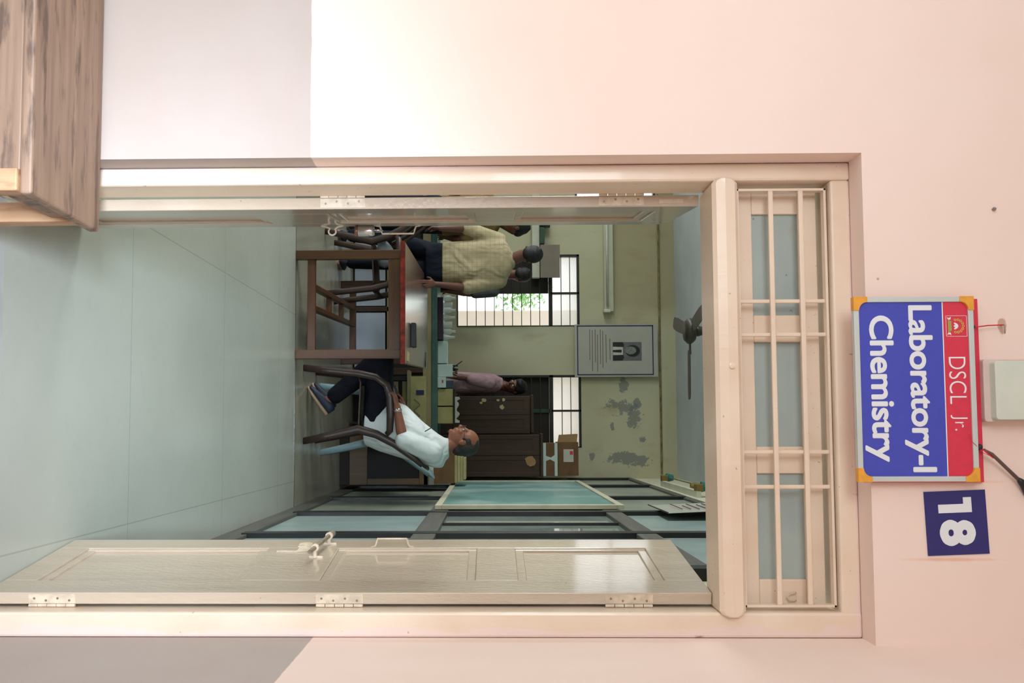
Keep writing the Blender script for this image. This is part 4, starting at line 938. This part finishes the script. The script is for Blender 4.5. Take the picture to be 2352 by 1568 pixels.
def person(P, label, skin, shirt_mat, trouser_mat, hair='full', hairmat='hair', group=None, sleeve=.75, sc=1., long_sleeve=False, tuck=False):
    b = MB(); l, f, u = head(b, P['head'], P['face'], P.get('headup', (0, 0, 1)), sc)
    c = V(P['head']); nb = V(P['neck']); b.cap(nb - V((0, 0, .03)), .062*sc, c - u*.055*sc - f*.02*sc, .052*sc, 16)
    tor = P['torso']                                    # list of (centre, lateral half vector, depth half vector)
    b.loft([(V(q[0]), V(q[1])*.82, V(q[2])*.82) for q in tor], 22)
    for a in P['arms']:
        S_, E_, W_ = map(V, a[:3]); b.limb([S_, E_, W_], [.048*sc, .038*sc, .026*sc], 12); b.cap(E_.lerp(W_, .25), .039*sc, W_, .025*sc, 12); hand(b, W_, a[3], a[4], a[5], a[6], sc)
    for h_, k_, an, heel, toe in P['legs']:
        b.limb([V(h_), V(k_), V(an)], [.07*sc, .05*sc, .036*sc], 12); b.cap(V(an), .034*sc, V(heel).lerp(V(toe), .5)+V((0, 0, .03)), .028*sc, 10)
    root = b.build('person', M[skin], None, voxel=.0065, sm=3)
    tag(root, label, 'person', group)
    s = MB(); s.loft([(V(q[0]), V(q[1]), V(q[2])) for q in tor], 26)
    for a in P['arms']:
        S_, E_, W_ = map(V, a[:3]); e2 = S_.lerp(E_, sleeve) if not long_sleeve else None
        if long_sleeve: s.limb([S_, E_, E_.lerp(W_, .88)], [.075*sc, .058*sc, .042*sc], 14)
        else: s.limb([S_, S_.lerp(E_, .5), e2], [.078*sc, .070*sc, .066*sc], 14)
    ct = V(tor[-1][0]); nd = (c-ct).normalized(); s.loft([(ct-nd*.03, V(tor[-1][1])*1.25, V(tor[-1][2])*1.25), (ct+nd*.018, V(tor[-1][1])*1.02, V(tor[-1][2])*1.05)], 20)
    s.build('shirt', M[shirt_mat], root, voxel=.011, sm=5)
    t = MB(); hp = P['hipsec']; t.loft([(V(q[0]), V(q[1]), V(q[2])) for q in hp], 24)
    for h_, k_, an, heel, toe in P['legs']:
        h_, k_, an = V(h_), V(k_), V(an); t.limb([h_, k_, k_.lerp(an, .9)], [.098*sc, .078*sc, .062*sc], 16)
    t.build('trousers', M[trouser_mat], root, voxel=.011, sm=4)
    for h_, k_, an, heel, toe in P['legs']: shoe(root, heel, toe, P.get('shoeup', (0, 0, 1)))
    Mx = Matrix((l, f, u)).transposed(); hm = MB(); Q = lambda a, bb, d: c + (l*a+f*bb+u*d)*sc; e = lambda p, r: hm.ell(Q(*p), tuple(x*sc for x in r), Mx, 22)
    if hair == 'full':
        e((0, -.016, .032), (.084, .098, .092)); e((0, -.060, -.02), (.066, .05, .062)); e((0, .045, .075), (.055, .045, .038)); e((.02, -.07, .075), (.03, .03, .03))
    else:
        e((0, -.045, .018), (.083, .070, .088)); e((0, -.068, -.035), (.066, .045, .055)); e((0, -.02, .075), (.055, .06, .036))
        for s_ in (-1, 1): e((s_*.064, -.006, .030), (.017, .034, .026)); e((s_*.070, .020, .004), (.007, .010, .018))
    hm.build('hair', M[hairmat], root, voxel=.007, sm=2)
    for s_ in (-1, 1): MB().ell(Q(s_*.030, .081, -.002), (.012*sc, .008*sc, .007*sc), Mx, 12).build('eye', M['paper'], root, smooth=True)
    return root, (l, f, u), Q
Z = V((0, 0, 1))
# the seated man, facing left on the brown armchair
Yc = 7.10
tor = [((-.04, Yc, .455), (0, .19, 0), (.145, 0, -.01)), ((-.045, Yc, .56), (0, .21, 0), (.20, 0, 0)), ((-.02, Yc, .70), (0, .215, 0), (.225, 0, .02)), ((.02, Yc, .82), (0, .215, 0), (.225, 0, .05)),
       ((.10, Yc, .94), (0, .205, 0), (.185, 0, .05)), ((.15, Yc, 1.035), (0, .16, 0), (.135, 0, .02)), ((.135, Yc, 1.09), (0, .08, 0), (.075, 0, .0))]
P = dict(head=(.072, Yc, 1.225), face=(-1, -.08, .0), neck=(.13, Yc, 1.06), torso=tor,
    arms=[((.165, Yc-.185, .985), (.06, Yc-.255, .765), (-.19, Yc-.26, .722), (-1, .1, -.22), (0, .1, -1), (.1, 1, .2), .7),
          ((.165, Yc+.185, .985), (.06, Yc+.255, .765), (-.19, Yc+.26, .722), (-1, -.1, -.22), (0, -.1, -1), (.1, -1, .2), .7)],
    legs=[((-.08, Yc-.10, .545), (-.545, Yc-.10, .545), (-.255, Yc-.08, .185), (-.13, Yc-.08, .15), (-.345, Yc-.09, .004)),
          ((-.08, Yc+.10, .545), (-.575, Yc+.10, .575), (-.285, Yc+.08, .185), (-.165, Yc+.08, .13), (-.38, Yc+.09, .004))],
    hipsec=[((.02, Yc, .475), (0, .17, 0), (.09, 0, 0)), ((-.02, Yc, .53), (0, .18, 0), (.13, 0, 0)), ((-.04, Yc, .62), (0, .17, 0), (.12, 0, .0))], shoeup=(-.5, 0, 1))
root, (l, f, u), Q = person(P, 'man in a pale blue shirt and glasses sitting in the brown armchair, turned left', 'skin', 'shirt_blue', 'navy', 'receding', 'hair_grey', sc=1.08, sleeve=.95)
gl = MB()
for s_ in (-1, 1):
    cc = Q(s_*.032, .106, .0); gl.tube([cc + l*.021*math.cos(a) + u*.016*math.sin(a) for a in [2*PI*k/12 for k in range(13)]], .0018, 6); gl.tube([Q(s_*.054, .104, .004), Q(s_*.074, .07, .005), Q(s_*.080, .0, .0)], .002, 6)
gl.tube([Q(-.011, .108, .002), Q(.011, .108, .002)], .0018, 6); gl.build('glasses', M['black'], root, smooth=True)
MB().tube([(-.150, Yc-.262, .728), (-.172, Yc-.262, .725)], .034, 14).build('wrist_watch', M['chrome'], root, smooth=True)
MB().bar((.0, Yc-.212, .93), (-.035, Yc-.205, .99), .008, .006).build('pocket_pen', M['black'], root)

def standing(hipc, shc, headc, facing, face, lean_legs, label, skin, shirt, trs, arms, width=.205, depth=.115, hem=.98, **k):
    fx = V(facing).normalized(); lt = Z.cross(fx).normalized(); hipc, shc = V(hipc), V(shc); ax = shc-hipc
    at_ = lambda t, w_, d_: (hipc+ax*t, lt*w_, fx*d_)
    tor = [at_(-.02, width*.92, depth*1.15), at_(.2, width*.93, depth*1.2), at_(.5, width*.95, depth*1.15), at_(.78, width*1.02, depth*1.1), at_(.95, width*.95, depth), at_(1.03, width*.62, depth*.8), at_(1.09, .062, .06)]
    legs = []
    for s_, (kx, ax_) in zip((-1, 1), lean_legs):
        h_ = hipc - Z*.06 + lt*s_*.095; legs.append((h_, V((kx[0], kx[1], .50)), V((ax_[0], ax_[1], .09)), V((ax_[0], ax_[1], .0)) - fx*.07, V((ax_[0], ax_[1], .0)) + fx*.19))
    P = dict(head=headc, face=face, neck=shc+ax.normalized()*.03, torso=tor, arms=arms, legs=legs, hipsec=[at_(-.28, width*.9, depth*1.1), at_(-.1, width*.93, depth*1.1), at_(.08, width*.86, depth)])
    if 'headup' in k: P['headup'] = k.pop('headup')
    return person(P, label, skin, shirt, trs, **k)
# man in the beige checked shirt, back turned, right hand on the table
standing((-1.575, 8.42, 1.0), (-1.595, 8.38, 1.60), (-1.650, 8.36, 1.808), (.06, 1, 0), (.0, 1, -.15), (((-1.61, 8.46), (-1.60, 8.42)), ((-1.83, 8.45), (-1.86, 8.42))),
    'man in a beige checked shirt with his back turned, hand on the wooden table', 'skin_dark', 'shirt_khaki', 'jeans',
    [((-1.41, 8.37, 1.52), (-1.335, 8.32, 1.22), (-1.345, 8.16, .93), (.1, -.8, -.7), (0, -.3, -1), (-1, 0, 0), .3), ((-1.79, 8.39, 1.52), (-1.90, 8.34, 1.22), (-1.87, 8.2, .97), (0, -.3, -1), (1, 0, 0), (0, 1, 0), .5)], width=.225, depth=.13, sleeve=.98, headup=(-.05, 0, 1))
# second man, half hidden by the left door leaf
standing((-2.17, 8.92, .96), (-2.13, 8.90, 1.50), (-2.05, 8.88, 1.715), (-.1, 1, 0), (-.75, -.35, -.45), (((-2.08, 8.95), (-2.08, 8.93)), ((-2.30, 8.95), (-2.32, 8.93))),
    'man in a brown shirt with his head bowed, half hidden behind the left door leaf', 'skin_dark', 'shirt_brown', 'jeans',
    [((-1.95, 8.90, 1.42), (-1.93, 8.96, 1.12), (-2.0, 9.14, .96), (-.2, 1, -.3), (0, 0, -1), (-1, 0, 0), .4), ((-2.31, 8.90, 1.42), (-2.40, 8.96, 1.12), (-2.36, 9.14, .96), (.2, 1, -.3), (0, 0, -1), (1, 0, 0), .4)], width=.21, depth=.115)
# third man, only the back of his head shows
standing((-1.80, 10.18, .98), (-1.79, 10.18, 1.55), (-1.775, 10.17, 1.79), (0, 1, 0), (.1, 1, -.1), (((-1.70, 10.2), (-1.70, 10.18)), ((-1.90, 10.2), (-1.90, 10.18))),
    'dark-haired man by the far left window, only the back of his head showing', 'skin_dark', 'shirt_grey', 'jeans',
    [((-1.60, 10.18, 1.47), (-1.57, 10.2, 1.2), (-1.60, 10.2, .95), (0, .2, -1), (1, 0, 0), (0, 1, 0), .4), ((-1.98, 10.18, 1.47), (-2.02, 10.2, 1.2), (-1.98, 10.2, .95), (0, .2, -1), (1, 0, 0), (0, 1, 0), .4)], width=.20, depth=.11)
# person in the pink shirt between the bench and the far window, turned sideways
standing((-.56, 10.27, .94), (-.545, 10.26, 1.51), (-.505, 10.20, 1.725), (-1, -.1, 0), (-.45, -.8, -.45), (((-.57, 10.19), (-.57, 10.18)), ((-.55, 10.36), (-.55, 10.36))),
    'person in a dusty pink shirt bending beside the dark cupboard at the far window', 'skin_dark', 'shirt_pink', 'jeans',
    [((-.55, 10.08, 1.42), (-.60, 10.05, 1.16), (-.62, 9.99, .94), (-.3, -.3, -1), (0, 0, -1), (0, 1, 0), .4), ((-.56, 10.43, 1.43), (-.60, 10.45, 1.16), (-.62, 10.42, .94), (-.3, -.3, -1), (0, 0, -1), (0, -1, 0), .4)], width=.19, depth=.105)
